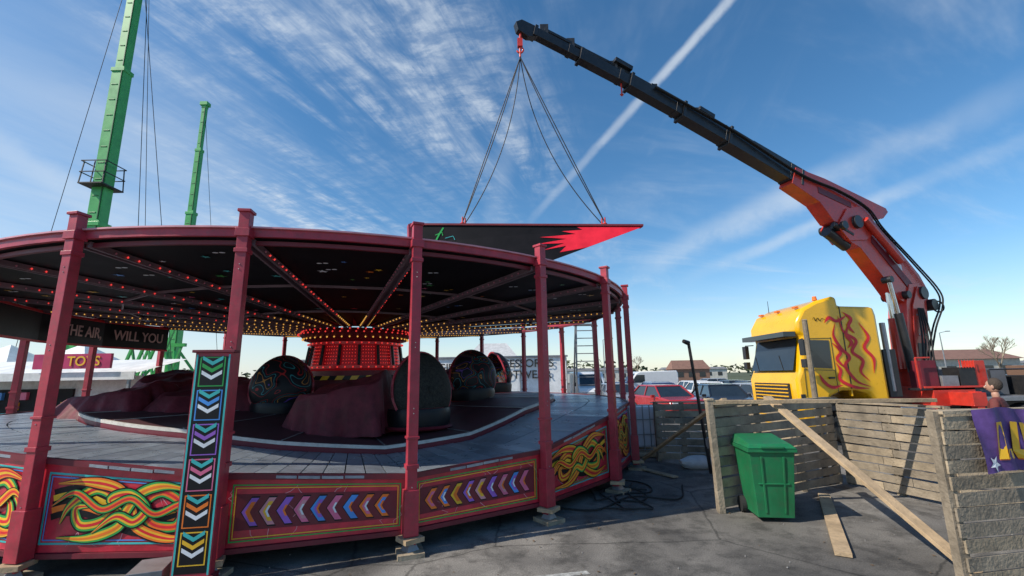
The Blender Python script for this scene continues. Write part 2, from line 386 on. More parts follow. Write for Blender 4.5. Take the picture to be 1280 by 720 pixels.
for k in range(NP):
    a0,a1=TH[k],TH[k+1]
    if k not in MISS:
        for i in range(NS):
            b0=a0+DA*i/NS;b1=a0+DA*(i+1)/NS
            q=[P(1,b0,zr(1)),P(6.97,b0,zr(6.97)),P(6.97,b1,zr(6.97)),P(1,b1,zr(1))]
            rf.hexa([x+V((0,0,.03)) for x in q],q,roofblk)
        rn=random.Random(k*5+1)
        for j in range(9):
            r=2.2+4.3*rn.random()**.8;c=P(r,a0+DA*(.12+.76*rn.random()),0)
            sz=rn.uniform(.045,.10);ph=rn.random()*6;zz=zr(r)-.014
            pts=[V((c.x+(sz if i%2 else sz*.42)*cos(ph+i*pi/5),c.y+(sz if i%2 else sz*.42)*sin(ph+i*pi/5),zz)) for i in range(10)]
            st.add([V((c.x,c.y,zz))]+pts,[(0,1+i,1+(i+1)%10) for i in range(10)],starc[rn.randrange(8)])
        for j in range(2):
            r=rn.uniform(5.2,6.6);c=P(r,a0+DA*rn.uniform(.25,.7),0);zz=zr(r)-.014
            for dx in(-.045,.045):
                st.add([V((c.x+dx+.04*cos(i*pi/5),c.y+.028*sin(i*pi/5),zz)) for i in range(10)],[list(range(10))],whiteA)
    for j in range(3):
        b0=a0+DA*j/3;b1=b0+DA/3;bm=(b0+b1)/2;rt=1.7+.6*random.random()
        fl.poly([P(1.25,b0,zr(1.25)-.02),P(rt,bm,zr(rt)-.03),P(1.25,b1,zr(1.25)-.02)],flm)
    for off in(-.055,.055):
        s=V((-sin(rad(a0)),cos(rad(a0)),0))*off
        rb.beam(P(1.1,a0,zr(1.1)-.05)+s,P(6.95,a0,zr(6.95)-.05)+s,.028,.075,ribm)
    rb.beam(P(1.1,a0,zr(1.1)-.02),P(6.95,a0,zr(6.95)-.02),.15,.015,ribm)
    far=0<((a0)%360)<200
    nbul=34
    for i in range(nbul):
        r=1.5+5.3*i/nbul
        for off in(-.085,.085):
            s=V((-sin(rad(a0)),cos(rad(a0)),0))*off
            bl.ball(P(r,a0,zr(r)-.06)+s,.018,(bulbA if (far or r<2.6) else (bulbP if (off<0 or i%3==0) else bulbR)))
    for r in(2.9,4.9):rb.beam(P(r,a0,zr(r)-.03),P(r,a1,zr(r)-.03),.03,.04,ribm)
    for i in range(NS):
        b0=a0+DA*i/NS;b1=a0+DA*(i+1)/NS+.02
        rim.beam(P(7.0,b0,RZ1-.045),P(7.0,b1,RZ1-.045),.05,.11,maroon)
        rim.beam(P(6.9,b0,RZ0-.02),P(6.9,b1,RZ0-.02),.05,.05,maroonD)
        rim.beam(P(7.035,b0,RZ1+.008),P(7.035,b1,RZ1+.008),.05,.02,lpink)
rf.done('roof_panels',ride);st.done('roof_stars',ride,fix=False);rb.done('roof_ribs',ride);bl.done('roof_bulbs',ride);fl.done('roof_flames',ride,fix=False);rim.done('roof_rim',ride)
# centre
mb=MB()
mb.lathe((CX,CY,0),[(1.55,1.3),(1.55,1.5),(1.25,1.52),(1.12,1.9),(1.1,2.2)],maroonD,28)
mb.lathe((CX,CY,0),[(1.1,2.2),(1.25,2.25),(1.25,2.32),(1.16,2.33),(1.10,2.82),(1.18,2.84),(1.18,2.9),(1.05,2.92)],ledred,16)
mb.lathe((CX,CY,0),[(1.05,2.9),(1.3,2.98),(1.42,3.12),(1.3,3.22),(.9,3.27)],maroonD,28)
for i in range(16):
    a=360*i/16
    mb.beam(P(1.22,a,2.33),P(1.15,a,2.82),.06,.05,black)
mb.done('centre_drum',ride,smooth=True)
mb=MB()
for ring,(r,z,nn,m_) in enumerate([(1.45,3.12,50,bulbR),(1.34,3.0,46,bulbA),(1.27,2.28,44,bulbR),(1.2,2.87,44,bulbR),(1.30,1.7,44,bulbP),(1.36,3.2,46,bulbR)]):
    for i in range(nn):mb.ball(P(r,360*i/nn,z),.024,m_)
for i in range(16):
    for z in(2.38,2.46,2.54,2.62,2.70,2.78):
        for d in(4.5,8,11.2,14.5,18):mb.ball(P(1.175-(z-2.33)*.12,360*i/16+d,z),.012,bulbR)
mb.done('centre_bulbs',ride)
mb=MB()
for i in range(13):
    x=-4.95+i*.17
    mb.hexa([V((x,10.45,1.98)),V((x+.17,10.45,1.98)),V((x+.17,10.53,1.98)),V((x,10.53,1.98))],[V((x+.06,10.45,2.07)),V((x+.23,10.45,2.07)),V((x+.23,10.53,2.07)),V((x+.06,10.53,2.07))],yellow if i%2 else black)
mb.box((-3.85,10.6,1.7),(2.1,.06,.55),maroonD)
mb.done('hazard_rail',ride)
def tub(x,y,face,z,sc=1,mat=grafm,tilt=12,wd=1.0,dep=.42,tall=1.12,base=True):
    T=Matrix.Translation((x,y,z))@Matrix.Rotation(rad(face),4,'Z')@Matrix.Scale(sc,4)
    mb=MB(T);n=44;K=12;vs=[];fs=[];c=V((.12,0,.72));ax=V((cos(rad(tilt)),0,sin(rad(tilt))));up=V((-sin(rad(tilt)),0,cos(rad(tilt))))
    def sh(ph,rr):
        yy=rr*cos(ph);zz=rr*sin(ph)
        if zz>0:zz*=tall;yy*=1-.10*(zz/.75)**2
        return yy*wd,zz
    for j in range(K+1):
        a=rad(98)*j/K
        for i in range(n):
            ph=2*pi*i/n;rr=.66*sin(a);yy,zz=sh(ph,rr)
            q=c+ax*(dep*cos(a))+V((0,1,0))*yy+up*zz
            q.z=max(q.z,.04);vs.append(q)
    for j in range(K):
        for i in range(n):fs.append((j*n+i,j*n+(i+1)%n,(j+1)*n+(i+1)%n,(j+1)*n+i))
    mb.add(vs,fs,mat);mb.done('tub_hood',ride,smooth=True,solid=.05)
    mb=MB(T);vs=[]
    for i in range(n):
        yy,zz=sh(2*pi*i/n,.672);vs.append(c+ax*(dep*cos(rad(98)))+V((0,1,0))*yy+up*zz)
    for i in range(n):
        if vs[i].z>.3 and vs[(i+1)%n].z>.3:mb.beam(vs[i],vs[(i+1)%n],.045,.045,maroon)
    mb.lathe((-.05,0,0),[(.0,.07),(.66,.07),(.70,.03),(.66,0)],maroonD,28)
    if base:
        mb.lathe((-.05,0,0),[(.62,.06),(.65,.3),(.62,.40),(.56,.40),(.54,.2),(.0,.2)],black,28)
        mb.lathe((.05,0,0),[(.45,.2),(.45,.40),(.3,.40),(.28,.2)],maroon,24)
    mb.beam((-.5,-.36,.62),(-.5,.36,.62),.035,.035,chrome);mb.beam((-.5,-.36,.3),(-.5,-.36,.62),.035,.035,chrome);mb.beam((-.5,.36,.3),(-.5,.36,.62),.035,.035,chrome)
    mb.done('tub_base',ride,smooth=True)
olive=M('shell_back',(.022,.021,.018),.65,var=.7,scale=16,dirt=.75,dcol=(.075,.07,.055),spec=.25)
tub(-1.80,8.85,-50,1.06,.94,olive,8,.98,.24,1.2)
tub(-1.02,11.3,-65,1.38,.88)
tub(-4.85,9.6,-75,1.2,.90)
tub(-7.5,15,100,1.45,.9);tub(-4.2,16.4,90,1.45,.9);tub(-.6,14.5,30,1.45,.9)
def drape(x,y,z,h,rt,rb_,face,ex=1,seed=1):
    rn=random.Random(seed);ph1=rn.random()*6;n=150;K=18
    mb=MB(Matrix.Translation((x,y,z))@Matrix.Rotation(rad(face),4,'Z'));vs=[];fs=[]
    for i in range(n):
        ph=2*pi*i/n
        top=h*(.80+.20*cos(ph-.5)+.04*sin(3*ph+ph1))
        sq=1/(abs(cos(ph))**4+abs(sin(ph))**4)**.25
        for j in range(K):
            t=j/(K-1)
            if t<.3:
                q=t/.3;r=rt*q;zz=h*.86*(1-q)+top*q+.03*sin(5*ph+ph1)*q-.05*sin(pi*q)
            else:
                q=(t-.3)/.7;fold=.065*sin(8*ph+ph1+1.3*sin(2*ph)+.8*q)+.035*sin(17*ph+ph1*2-1.1*q)+.014*sin(31*ph+2*q)
                r=rt+(rb_-rt)*q**.8+fold*q;zz=top*(1-q)+.02
            vs.append((r*sq*cos(ph)*ex,r*sq*sin(ph),zz))
    for i in range(n):
        for j in range(K-1):fs.append((i*K+j,((i+1)%n)*K+j,((i+1)%n)*K+j+1,i*K+j+1))
    mb.add(vs,fs,tarp);o=mb.done('tub_cover',ride,smooth=True,fix=True)
drape(-3.2,8.75,1.0,1.12,.70,.86,0,1.05,3)
drape(-6.35,9.6,1.22,.86,.6,.9,40,1.3,5)
drape(-7.95,9.35,1.27,.72,.55,.85,-10,1.4,8)
drape(-9.0,12.2,1.45,.9,.6,.85,70,1.1,9)
drape(-6.4,16.2,1.45,.9,.6,.85,20,1.1,10)
drape(-2.2,15.6,1.45,.9,.6,.85,20,1.1,12)
# decorated column
mb=MB();a=278.4;c=P(7.28,a-.6,0);dirr=V((-sin(rad(a)),cos(rad(a)),0));nn=V((cos(rad(a)),sin(rad(a)),0))
mb.box((c.x,c.y,1.2),(.10,.36,2.2),maroon,rad(a))
mb.box((c.x,c.y,2.315),(.14,.42,.03),maroonD,rad(a));mb.box((c.x,c.y,.09),(.16,.42,.06),maroonD,rad(a))
mb.box((c.x-.45,c.y+.05,.1),(.4,.3,.2),greym,rad(a)+.2)
mb.done('signal_column',ride,bevel=.004)
mb=MB()
def mc(x,y,o):
    q=c+nn*(.05+o)+dirr*x;return V((q.x,q.y,y))
mb.poly([mc(-.15,.15,.003),mc(.15,.15,.003),mc(.15,2.26,.003),mc(-.15,2.26,.003)],black)
for x in(-.168,.15):mb.poly([mc(x,.13,.004),mc(x+.018,.13,.004),mc(x+.018,2.28,.004),mc(x,2.28,.004)],teal)
for i in range(6):
    z=.22+i*.345
    col=[yellow,orange,pink,purple,blue,green][i]
    mb.poly([mc(-.125,z,.005),mc(.125,z,.005),mc(.125,z+.31,.005),mc(-.125,z+.31,.005)],col)
    mb.poly([mc(-.112,z+.012,.006),mc(.112,z+.012,.006),mc(.112,z+.298,.006),mc(-.112,z+.298,.006)],black)
    for j in range(3):
        zz=z+.07+j*.075
        mb.add([mc(-.1,zz+.06,.007+j*.0005),mc(0,zz,.007+j*.0005),mc(.1,zz+.06,.007+j*.0005),mc(.1,zz+.10,.007+j*.0005),mc(0,zz+.04,.007+j*.0005),mc(-.1,zz+.10,.007+j*.0005)],[(0,1,4,5),(1,2,3,4)],[whiteA,col,teal][j] )
mb.done('column_artwork',ride,fix=False)
mb=MB();txt=M('sign_text',(.75,.5,.45),.5)
for k in range(NP):
    am=(TH[k]+DA/2)%360
    if 165<am<225:
        a0,a1=TH[k],TH[k+1]
        q=[P(6.85,a0,2.95),P(6.85,a1,2.95),P(6.85,a1,3.62),P(6.85,a0,3.62)]
        mb.prism(q,P(6.9,am,0)-P(6.85,am,0),black)
        mb.beam(P(6.83,a0,3.62),P(6.83,a1,3.62),.03,.05,redA);mb.beam(P(6.83,a0,2.95),P(6.83,a1,2.95),.03,.05,redA)
mb.done('inner_boards',ride)
for k in range(NP):
    am=(TH[k]+DA/2)%360
    w={17:'IN THE AIR,',16:'WILL YOU',15:'HOLD ON'}.get(k)
    if 165<am<225 and w:
        right=P(1,am,0)-P(1,am+.5,0)
        pos=P(6.72,am,3.28);text('board_text',w,.38,pos,right,(0,0,1),txt,ride,sx=.85)
bt=MB();bp=P(6.2,297,zd(297))
bt.lathe(bp,[(0,0),(.032,0),(.034,.1),(.03,.16),(.012,.19),(.012,.205)],M('bottle_blue',(.15,.4,.55),.15),14)
bt.lathe(bp+V((0,0,.205)),[(.015,0),(.015,.02),(0,.02)],orange,12)
o=bt.done('water_bottle',None,smooth=True)
# ---------------------------------------------------------------- suspended roof panel
rp=grp('suspended_roof_panel',(0,9.0,5))
mb=MB();A_=V((-2.13,9,5.14));B_=V((2.78,9,5.03));C_=V((.82,8.72,4.26));D_=V((-2.08,8.90,4.74))
bk=V((0,.09,.03))
mb.hexa([A_,B_,C_,D_],[p+bk for p in(A_,B_,C_,D_)],roofblk)
mb.beam(A_+V((0,.04,.03)),B_+V((0,.04,.03)),.13,.04,M('panel_edge',(.25,.03,.04),.5,dirt=.4));mb.beam(A_+V((-.03,.04,.02)),D_+V((-.03,.04,-.02)),.05,.12,maroon)
mb.beam(A_.lerp(B_,.3)+bk*1.6,D_.lerp(C_,.3)+bk*1.6,.06,.08,greym);mb.beam(A_.lerp(B_,.75)+bk*1.6,D_.lerp(C_,.75)+bk*1.6,.06,.08,greym)
mb.beam(A_+bk*1.8,B_+bk*1.8,.06,.06,greym)
mb.done('panel',rp)
mb=MB()
pn=(B_-A_).cross(D_-A_).normalized()
if pn.y>0:pn=-pn
def pm(u,v,o):
    return A_.lerp(B_,u).lerp(D_.lerp(C_,u),v)+pn*(.004+o)
redB=M('flame_red',(.85,.02,.04),.4)
flame=[(1,.0),(1,.62),(.93,.8),(.88,.62),(.82,.78),(.84,.55),(.72,.62),(.80,.42),(.66,.40),(.79,.26),(.70,.18),(.80,.10),(.72,.02)]
mb.add([pm(x,y,0) for x,y in flame]+[pm(.93,.35,0)],[(i,(i+1)%13,13) for i in range(13)],redB)
def strip(pts,w,mat,o):
    q=[pm(x,y,o) for x,y in pts];vs=[]
    for i,p in enumerate(q):
        dd=(q[min(i+1,len(q)-1)]-q[max(i-1,0)]).normalized();s=pn.cross(dd);vs+=[p+s*w/2,p-s*w/2]
    mb.add(vs,[(2*i,2*i+1,2*i+3,2*i+2) for i in range(len(q)-1)],mat)
strip([(.150,.10),(.152,.45),(.160,.80)],.035,green,.002);strip([(.135,.5),(.16,.35),(.175,.5)],.02,green,.003);strip([(.2,.62),(.23,.5),(.26,.66)],.012,teal,.002)
mb.done('panel_artwork',rp,fix=False)
hook=V((.28,9,9.12))
def sag(a,b,s,side=V((0,0,0))):
    return [a.lerp(b,t)+V((0,0,-s))*4*t*(1-t)+side*4*t*(1-t) for t in [i/18 for i in range(19)]]
at=[A_.lerp(B_,.225)+V((0,.05,.10)),A_.lerp(B_,.84)+V((0,.05,.10)),A_.lerp(B_,.235)+V((0,.12,.10)),A_.lerp(B_,.83)+V((0,.12,.10))]
curve('lifting_slings',[sag(hook,at[0],0),sag(hook,at[1],0),sag(hook,at[2],.05,V((.22,.2,0))),sag(hook,at[3],.05,V((-.28,.2,0))),sag(hook,at[0],.0,V((.05,0,0))),sag(hook,at[1],.0,V((-.06,0,0)))],.011,wirem,rp)
mb=MB()
for p in at:
    mb.ball(p+V((0,0,-.02)),.05,tred);mb.cyl(p,p+V((0,0,.12)),.02,.015,tred,8)
mb.done('shackles',rp)
# ---------------------------------------------------------------- crane truck
truck=grp('crane_truck',(10,13.7,0))
TT=Matrix.Translation((7.75,12.5,0))
prof=[(.10,.45),(.0,.9),(-.02,1.75),(.10,2.0),(.30,2.95),(.16,3.05),(.17,3.35),(.40,3.72),(.80,3.93),(1.30,4.06),(1.40,4.04),(1.42,3.78),(2.40,3.74),(2.45,3.5),(2.45,1.15),(2.0,1.15),(1.9,1.35),(1.6,1.45),(1.2,1.45),(.85,1.3),(.75,.95),(.7,.45)]
mb=MB(TT);mb.prism([(x,0,z) for x,z in prof],(0,2.5,0),tyel);mb.done('cab_body',truck,bevel=.09,smooth=True)
mb=MB(TT)
mb.add([(.01-.005,.16,2.02),(.01-.005,2.34,2.02),(.265,2.28,2.92),(.265,.22,2.92)],[(0,1,2,3)],glass)
mb.add([(.25,-.012,2.1),(.98,-.012,2.05),(1.0,-.012,2.82),(.44,-.012,2.84)],[(0,1,2,3)],glass)
mb.done('cab_glass',truck,fix=False)
mb=MB(TT)
mb.box((.0,1.25,3.02),(.34,2.3,.14),glass)
mb.box((-.03,1.25,1.35),(.06,1.8,.62),cblk)
for i in range(6):mb.box((-.065,1.25,1.1+i*.1),(.02,1.7,.035),tyel)
mb.box((-.02,1.25,.62),(.22,2.44,.34),tyel);mb.box((-.10,.32,.72),(.1,.42,.2),glass);mb.box((-.10,2.18,.72),(.1,.42,.2),glass)
for y in(.6,1.9):mb.beam((-.0,y,2.03),(.12,y+.35,2.45),.015,.015,cblk)
for y in(-.28,2.78):
    mb.box((.1,y,2.62),(.12,.2,.42),cblk);mb.box((.1,y,2.2),(.12,.2,.22),cblk);mb.beam((.22,.02 if y<0 else 2.48,2.85),(.1,y,2.85),.03,.03,cblk);mb.beam((.22,.02 if y<0 else 2.48,2.1),(.1,y,2.15),.03,.03,cblk)
mb.box((.7,-.02,1.0),(.42,.04,.12),cblk);mb.box((.7,-.02,.7),(.42,.05,.1),cblk)
for x0,z0,x1,z1 in((.2,1.3,.22,2.05),(1.06,1.42,1.06,2.9),(.22,2.03,1.06,2.0),(.44,2.88,1.06,2.88)):mb.beam((x0,-.006,z0),(x1,-.006,z1),.012,.014,cblk,up=(0,1,0))
mb.box((.92,-.03,1.8),(.16,.04,.05),cblk)
for y in(.35,1.25,2.15):mb.box((.42,y,3.80),(.10,.16,.05),orange)
mb.cyl((1.05,.4,4.0),(1.05,.4,4.12),.07,.05,orange)
mb.cyl((.6,2.0,3.85),(.6,2.0,4.25),.012,.008,cblk,6)
mb.beam((1.48,.12,1.3),(1.48,.12,3.76),.04,.1,tyel);mb.beam((1.43,-.003,1.5),(1.43,-.003,3.76),.025,.02,cblk,up=(0,1,0))
mb.box((.09,-.005,1.25),(.12,.02,.25),glass)
mb.done('cab_fittings',truck,bevel=.012)
mb=MB(TT)
mpn=lambda x,y,o:V((x,-.012-o,y))
FL=[[(1.95,1.55),(1.6,1.7),(1.35,2.1),(1.5,2.35),(1.3,2.6),(1.15,2.95),(1.25,3.3)],
    [(1.95,1.7),(1.75,1.95),(1.85,2.25),(1.6,2.5),(1.75,2.8),(1.45,3.05),(1.35,3.5)],
    [(1.9,1.5),(1.5,1.55),(1.15,1.75),(1.2,2.0),(1.1,2.2)],
    [(1.35,2.05),(1.15,2.3),(1.28,2.5),(1.08,2.75)],
    [(2.1,1.9),(2.15,2.3),(1.95,2.6),(2.1,2.9),(1.9,3.3)],
    [(1.6,3.5),(1.3,3.35),(1.1,3.45),(.95,3.3)],
    [(1.5,2.6),(1.62,2.75),(1.5,2.95),(1.58,3.2)],
    [(1.2,1.6),(.9,1.55),(.7,1.7),(.6,1.9)],[(1.75,3.0),(1.6,3.2),(1.7,3.4),(1.5,3.6)]]
for i,c_ in enumerate(FL):ribbon(mb,catmull(c_,8),.085,mpn,.001+i*.001,redA)
ribbon(mb,catmull([(.62,3.38),(.68,3.46),(.72,3.36),(.78,3.44),(.84,3.36),(.9,3.43),(1.0,3.38)],6),.02,mpn,.001,black)
mb.done('cab_flames',truck,fix=False)
mb=MB(TT)
mb.box((4.9,1.25,.9),(7.8,.9,.28),cblk);mb.box((6.6,1.25,1.16),(4.4,2.5,.12),greym)
mb.box((2.75,1.25,1.9),(.35,2.2,1.3),cblk);mb.cyl((2.72,.2,1.4),(2.72,.2,3.3),.07,.07,greym)
for x in(1.35,4.9,6.25):
    for y0,y1 in((.02,.36),(2.14,2.48)):
        mb.cyl((x,y0,.52),(x,y1,.52),.52,.52,rubber,28);mb.cyl((x,y0-.01,.52),(x,y0+.02,.52),.27,.27,chrome,20)
mb.box((3.2,.25,.75),(1.0,.45,.5),chrome)
mb.done('chassis',truck,bevel=.02,smooth=True)
mb=MB(TT)
mb.box((5.95,1.5,1.6),(1.2,1.4,.75),M('toolbox_grey',(.13,.13,.14),.5,dirt=.3));mb.box((7.5,1.3,1.5),(1.4,1.6,.55),cblk)
mb.box((7.3,.9,1.9),(.7,.5,.3),M('crate_brown',(.16,.09,.06),.8));mb.beam((6.8,.1,1.2),(8.7,.1,1.2),.05,.16,cblk)
for x in(5.3,6.6,8.2):mb.beam((x,.06,1.2),(x,.06,1.95),.05,.05,cblk)
mb.beam((5.3,.06,1.95),(8.2,.06,1.95),.04,.04,cblk)
mb.done('bed_load',truck,bevel=.02)
cx,cy=12.0,13.7;ex,ey=-.928,-.373;SD=V((-ey,ex,0))
def K(s,z,o=0):return V((cx+ex*s,cy+ey*s,z))+SD*o
def plate(mb,poly,w,mat,o=0):mb.prism([K(s,z,o-w/2) for s,z in poly],SD*w,mat)
mb=MB()
mb.box((12.0,13.7,1.25),(1.15,2.3,.5),tred)
mb.box((12.0,12.25,1.2),(.36,.7,.34),tred);mb.box((12.0,12.0,.75),(.18,.18,1.3),tred);mb.box((12.0,12.0,.3),(.12,.12,.5),chrome);mb.box((12.0,12.0,.05),(.45,.45,.05),cblk)
mb.box((12.0,15.05,1.15),(.3,.5,.34),tred);mb.box((12.0,15.25,.65),(.16,.16,1.1),chrome)
mb.cyl((12,13.7,1.45),(12,13.7,2.1),.55,.48,tred,24)
plate(mb,[(.50,1.9),(-.48,1.9),(-.56,2.9),(-.74,3.5),(-.85,4.25),(-.62,4.62),(-.1,4.55),(.2,4.0),(.40,3.2)],.5,tred)
for o in(-.28,.28):
    plate(mb,[(.34,2.1),(-.34,2.1),(-.40,3.2),(-.66,4.3),(-.4,4.5),(0,3.9),(.2,3)],.04,tred,o)
    plate(mb,[(.2,2.3),(-.2,2.3),(-.26,2.75),(.14,2.75)],.02,cblk,o*1.08)
    for z in(2.1,3.0,3.6):
        for s in(-.25,.1):mb.cyl(K(s-(z-2)*.12,z,o*1.0),K(s-(z-2)*.12,z,o*1.14),.035,.035,greym,8)
mb.box((11.55,12.9,1.85),(.45,.4,.75),maroonD);mb.box((12.55,12.9,1.75),(.45,.5,.55),cblk);mb.box((12.05,12.8,1.65),(.45,.3,.3),greym)
for i in range(6):mb.cyl((12.35+i*.08,12.62,2.0),(12.35+i*.08,12.62,2.22),.012,.012,tred,6)
mb.beam((11.2,12.55,1.5),(12.9,12.55,1.5),.05,.05,tred)
mb.cyl(K(.62,2.0,.0),K(.55,3.5,.0),.13,.13,tred,16);mb.cyl(K(.55,3.5),K(.58,4.3),.07,.07,chrome,14)
mb.cyl(K(-.66,1.9,-.05),K(-.78,3.0,-.05),.1,.1,cblk,14)
# side platform, lifting ram and valve stack beside the column
mb.cyl(K(.75,1.9,.36),K(.95,3.6,.36),.11,.11,cblk,16);mb.cyl(K(.95,3.6,.36),K(1.1,4.6,.36),.055,.055,chrome,12);mb.cyl(K(1.1,4.6,.2),K(1.1,4.6,.45),.1,.1,cblk,14)
mb.beam((11.0,12.7,1.45),(13.2,12.7,1.45),.3,.06,cblk);mb.beam((11.1,12.56,1.45),(11.1,12.56,2.3),.04,.04,tred);mb.beam((11.1,12.56,2.3),(11.5,12.56,2.3),.04,.04,tred)
mb.box((12.95,12.85,1.85),(.3,.35,.7),tred)
mb.done('crane_column',truck,bevel=.02)
mb=MB()
plate(mb,[(-1.0,4.0),(-1.12,4.42),(-.82,4.9),(.25,5.85),(1.05,6.5),(1.65,6.66),(2.45,6.45),(2.75,6.08),(2.5,5.75),(1.9,5.55),(.98,4.65),(.42,4.05),(-.3,3.8)],.42,tred)
for o in(-.24,.24):
    plate(mb,[(1.1,6.1),(1.3,6.6),(1.7,6.85),(2.3,6.7),(2.85,6.1),(2.4,5.7),(1.6,5.8)],.04,tred,o)
    plate(mb,[(-.5,4.4),(-.2,4.7),(1.3,5.95),(1.35,5.75),(0,4.5),(-.3,4.25)],.02,maroonD,o*.93)
    plate(mb,[(.1,4.95),(.1,5.12),(.62,5.58),(.62,5.40)],.015,whiteA,o*.99)
mb.done('main_boom',truck,bevel=.02)
mb=MB()
plate(mb,[(.20,6.86),(.28,6.98),(3.0,7.56),(4.2,7.72),(4.45,7.2),(3.4,6.78),(2.9,6.25),(2.2,6.15),(1.6,6.4),(.5,6.62)],.42,tred)
for o in(-.215,.215):plate(mb,[(2.0,6.75),(2.0,6.95),(3.4,7.25),(3.4,7.05)],.02,maroonD,o)
mb.done('knuckle_boom',truck,bevel=.025)
mb=MB()
mb.cyl(K(.3,5.2,.34),K(1.7,6.4,.34),.1,.1,tred,16);mb.cyl(K(.3,5.2,-.34),K(1.7,6.4,-.34),.1,.1,tred,16)
mb.cyl(K(3.0,5.98),K(2.2,5.6),.15,.15,cblk,16);mb.cyl(K(2.95,6.15,.2),K(2.2,5.9,.2),.08,.08,cblk,12)
for s,z,r in((-.62,4.3,.2),(2.0,6.3,.2),(2.65,6.12,.13),(-1.05,3.95,.18),(.2,4.2,.12)):mb.cyl(K(s,z,-.36),K(s,z,.36),r,r,cblk,20)
mb.done('crane_cylinders',truck,bevel=.008,smooth=True)
mb=MB()
LK=[(2.8,7.13),(4,7.46),(6.64,8.30),(7.94,8.70),(10,9.30),(12.8,9.98)]
def L2(s):
    for (a0,z0),(a1,z1) in zip(LK,LK[1:]):
        if s<=a1 or a1==12.8:return z0+(z1-z0)*(s-a0)/(a1-a0)
segs=[(3.0,4.0,.44,.38),(4.0,6.6,.50,.36),(6.3,8.1,.42,.31),(7.9,9.7,.35,.27),(9.6,11.1,.28,.22),(11.0,12.3,.22,.18)]
for s0,s1,h,w in segs:
    mb.beam(K(s0,L2(s0)),K(s1,L2(s1)),w,h,cblk)
    mb.beam(K(s1-.08,L2(s1-.08)),K(s1,L2(s1)),w+.06,h+.07,cblk)
    mb.beam(K(s0+.3,L2(s0+.3)),K(s0+.4,L2(s0+.4)),w+.03,h+.03,cblk)
mb.beam(K(3.5,L2(3.5)+.36),K(5.6,L2(5.6)+.34),.16,.11,cblk);mb.beam(K(5.5,L2(5.5)+.34),K(7.4,L2(7.4)+.30),.14,.10,cblk);mb.beam(K(7.2,L2(7.2)+.30),K(9.0,L2(9.0)+.27),.14,.09,cblk)
mb.beam(K(8.6,L2(8.6)+.27),K(10.3,L2(10.3)+.25),.10,.07,cblk);mb.beam(K(10.2,L2(10.2)+.25),K(12.0,L2(12.0)+.22),.10,.07,cblk)
for s in(3.6,5.2,6.6,7.6,8.9,10.1,11.3,12.0):mb.beam(K(s,L2(s)),K(s,L2(s)+.36),.2,.08,cblk)
for s in(7.0,9.6):mb.beam(K(s,L2(s)+.36),K(s+.5,L2(s+.5)+.36),.26,.12,cblk)
plate(mb,[(12.2,L2(12.2)+.14),(12.6,L2(12.6)+.12),(12.75,L2(12.75)-.02),(12.7,L2(12.7)-.2),(12.45,L2(12.45)-.24),(12.2,L2(12.2)-.12)],.16,cblk)
mb.cyl(K(9.9,L2(9.9)-.15),K(9.9,L2(9.9)-.42),.02,.02,tred,8);mb.ball(K(9.9,L2(9.9)-.46),.06,tred)
mb.done('extension_booms',truck,bevel=.012)
mb=MB()
tip=K(12.6,L2(12.6)-.12)
mb.cyl(tip,(hook.x,hook.y,hook.z+.42),.03,.03,tred,8);mb.box((hook.x,hook.y,hook.z+.36),(.12,.10,.2),tred);mb.done('hook_block',truck)
curve('hook_bend',[[hook+V((.07*sin(t),0,.07*cos(t)+.18)) for t in [i*.28 for i in range(17)]],[hook+V((0,0,.25)),hook]],.022,tred,truck)
hs=[]
for o in(-.22,.24,.29):
    hs.append([K(-.1,2.2,o*1.4),K(-.6,3.2,o*1.6),K(-1.25,3.9,o*1.5),K(-1.3,4.4,o*1.4),K(-.4,5.25,o*1.2),K(.8,6.2,o*1.1),K(1.4,6.8,o*1.1),K(2.6,7.2,o*1.05),K(4.2,7.5,o),K(6.6,L2(6.6)+.1,o*.9),K(9,L2(9)+.1,o*.7)])
hs.append([K(-1.3,3.9,.3)+V((.17*cos(t),0,.17*sin(t))) for t in [i*.4 for i in range(17)]])
hs.append([K(-1.0,4.3,-.3),K(-1.5,4.1,-.3),K(-1.55,3.6,-.35),K(-1.0,3.2,-.35),K(-.7,2.4,-.4)])
for j in range(4):hs.append([K(.1-j*.08,1.7,.42+j*.03),K(.3-j*.1,2.3,.46+j*.03),K(.05-j*.1,3.0,.40+j*.02),K(-.1-j*.08,3.8,.36)])
curve('hydraulic_hoses',[[p.copy() for p in catmull(h,6)] for h in hs],.024,rubber,truck)
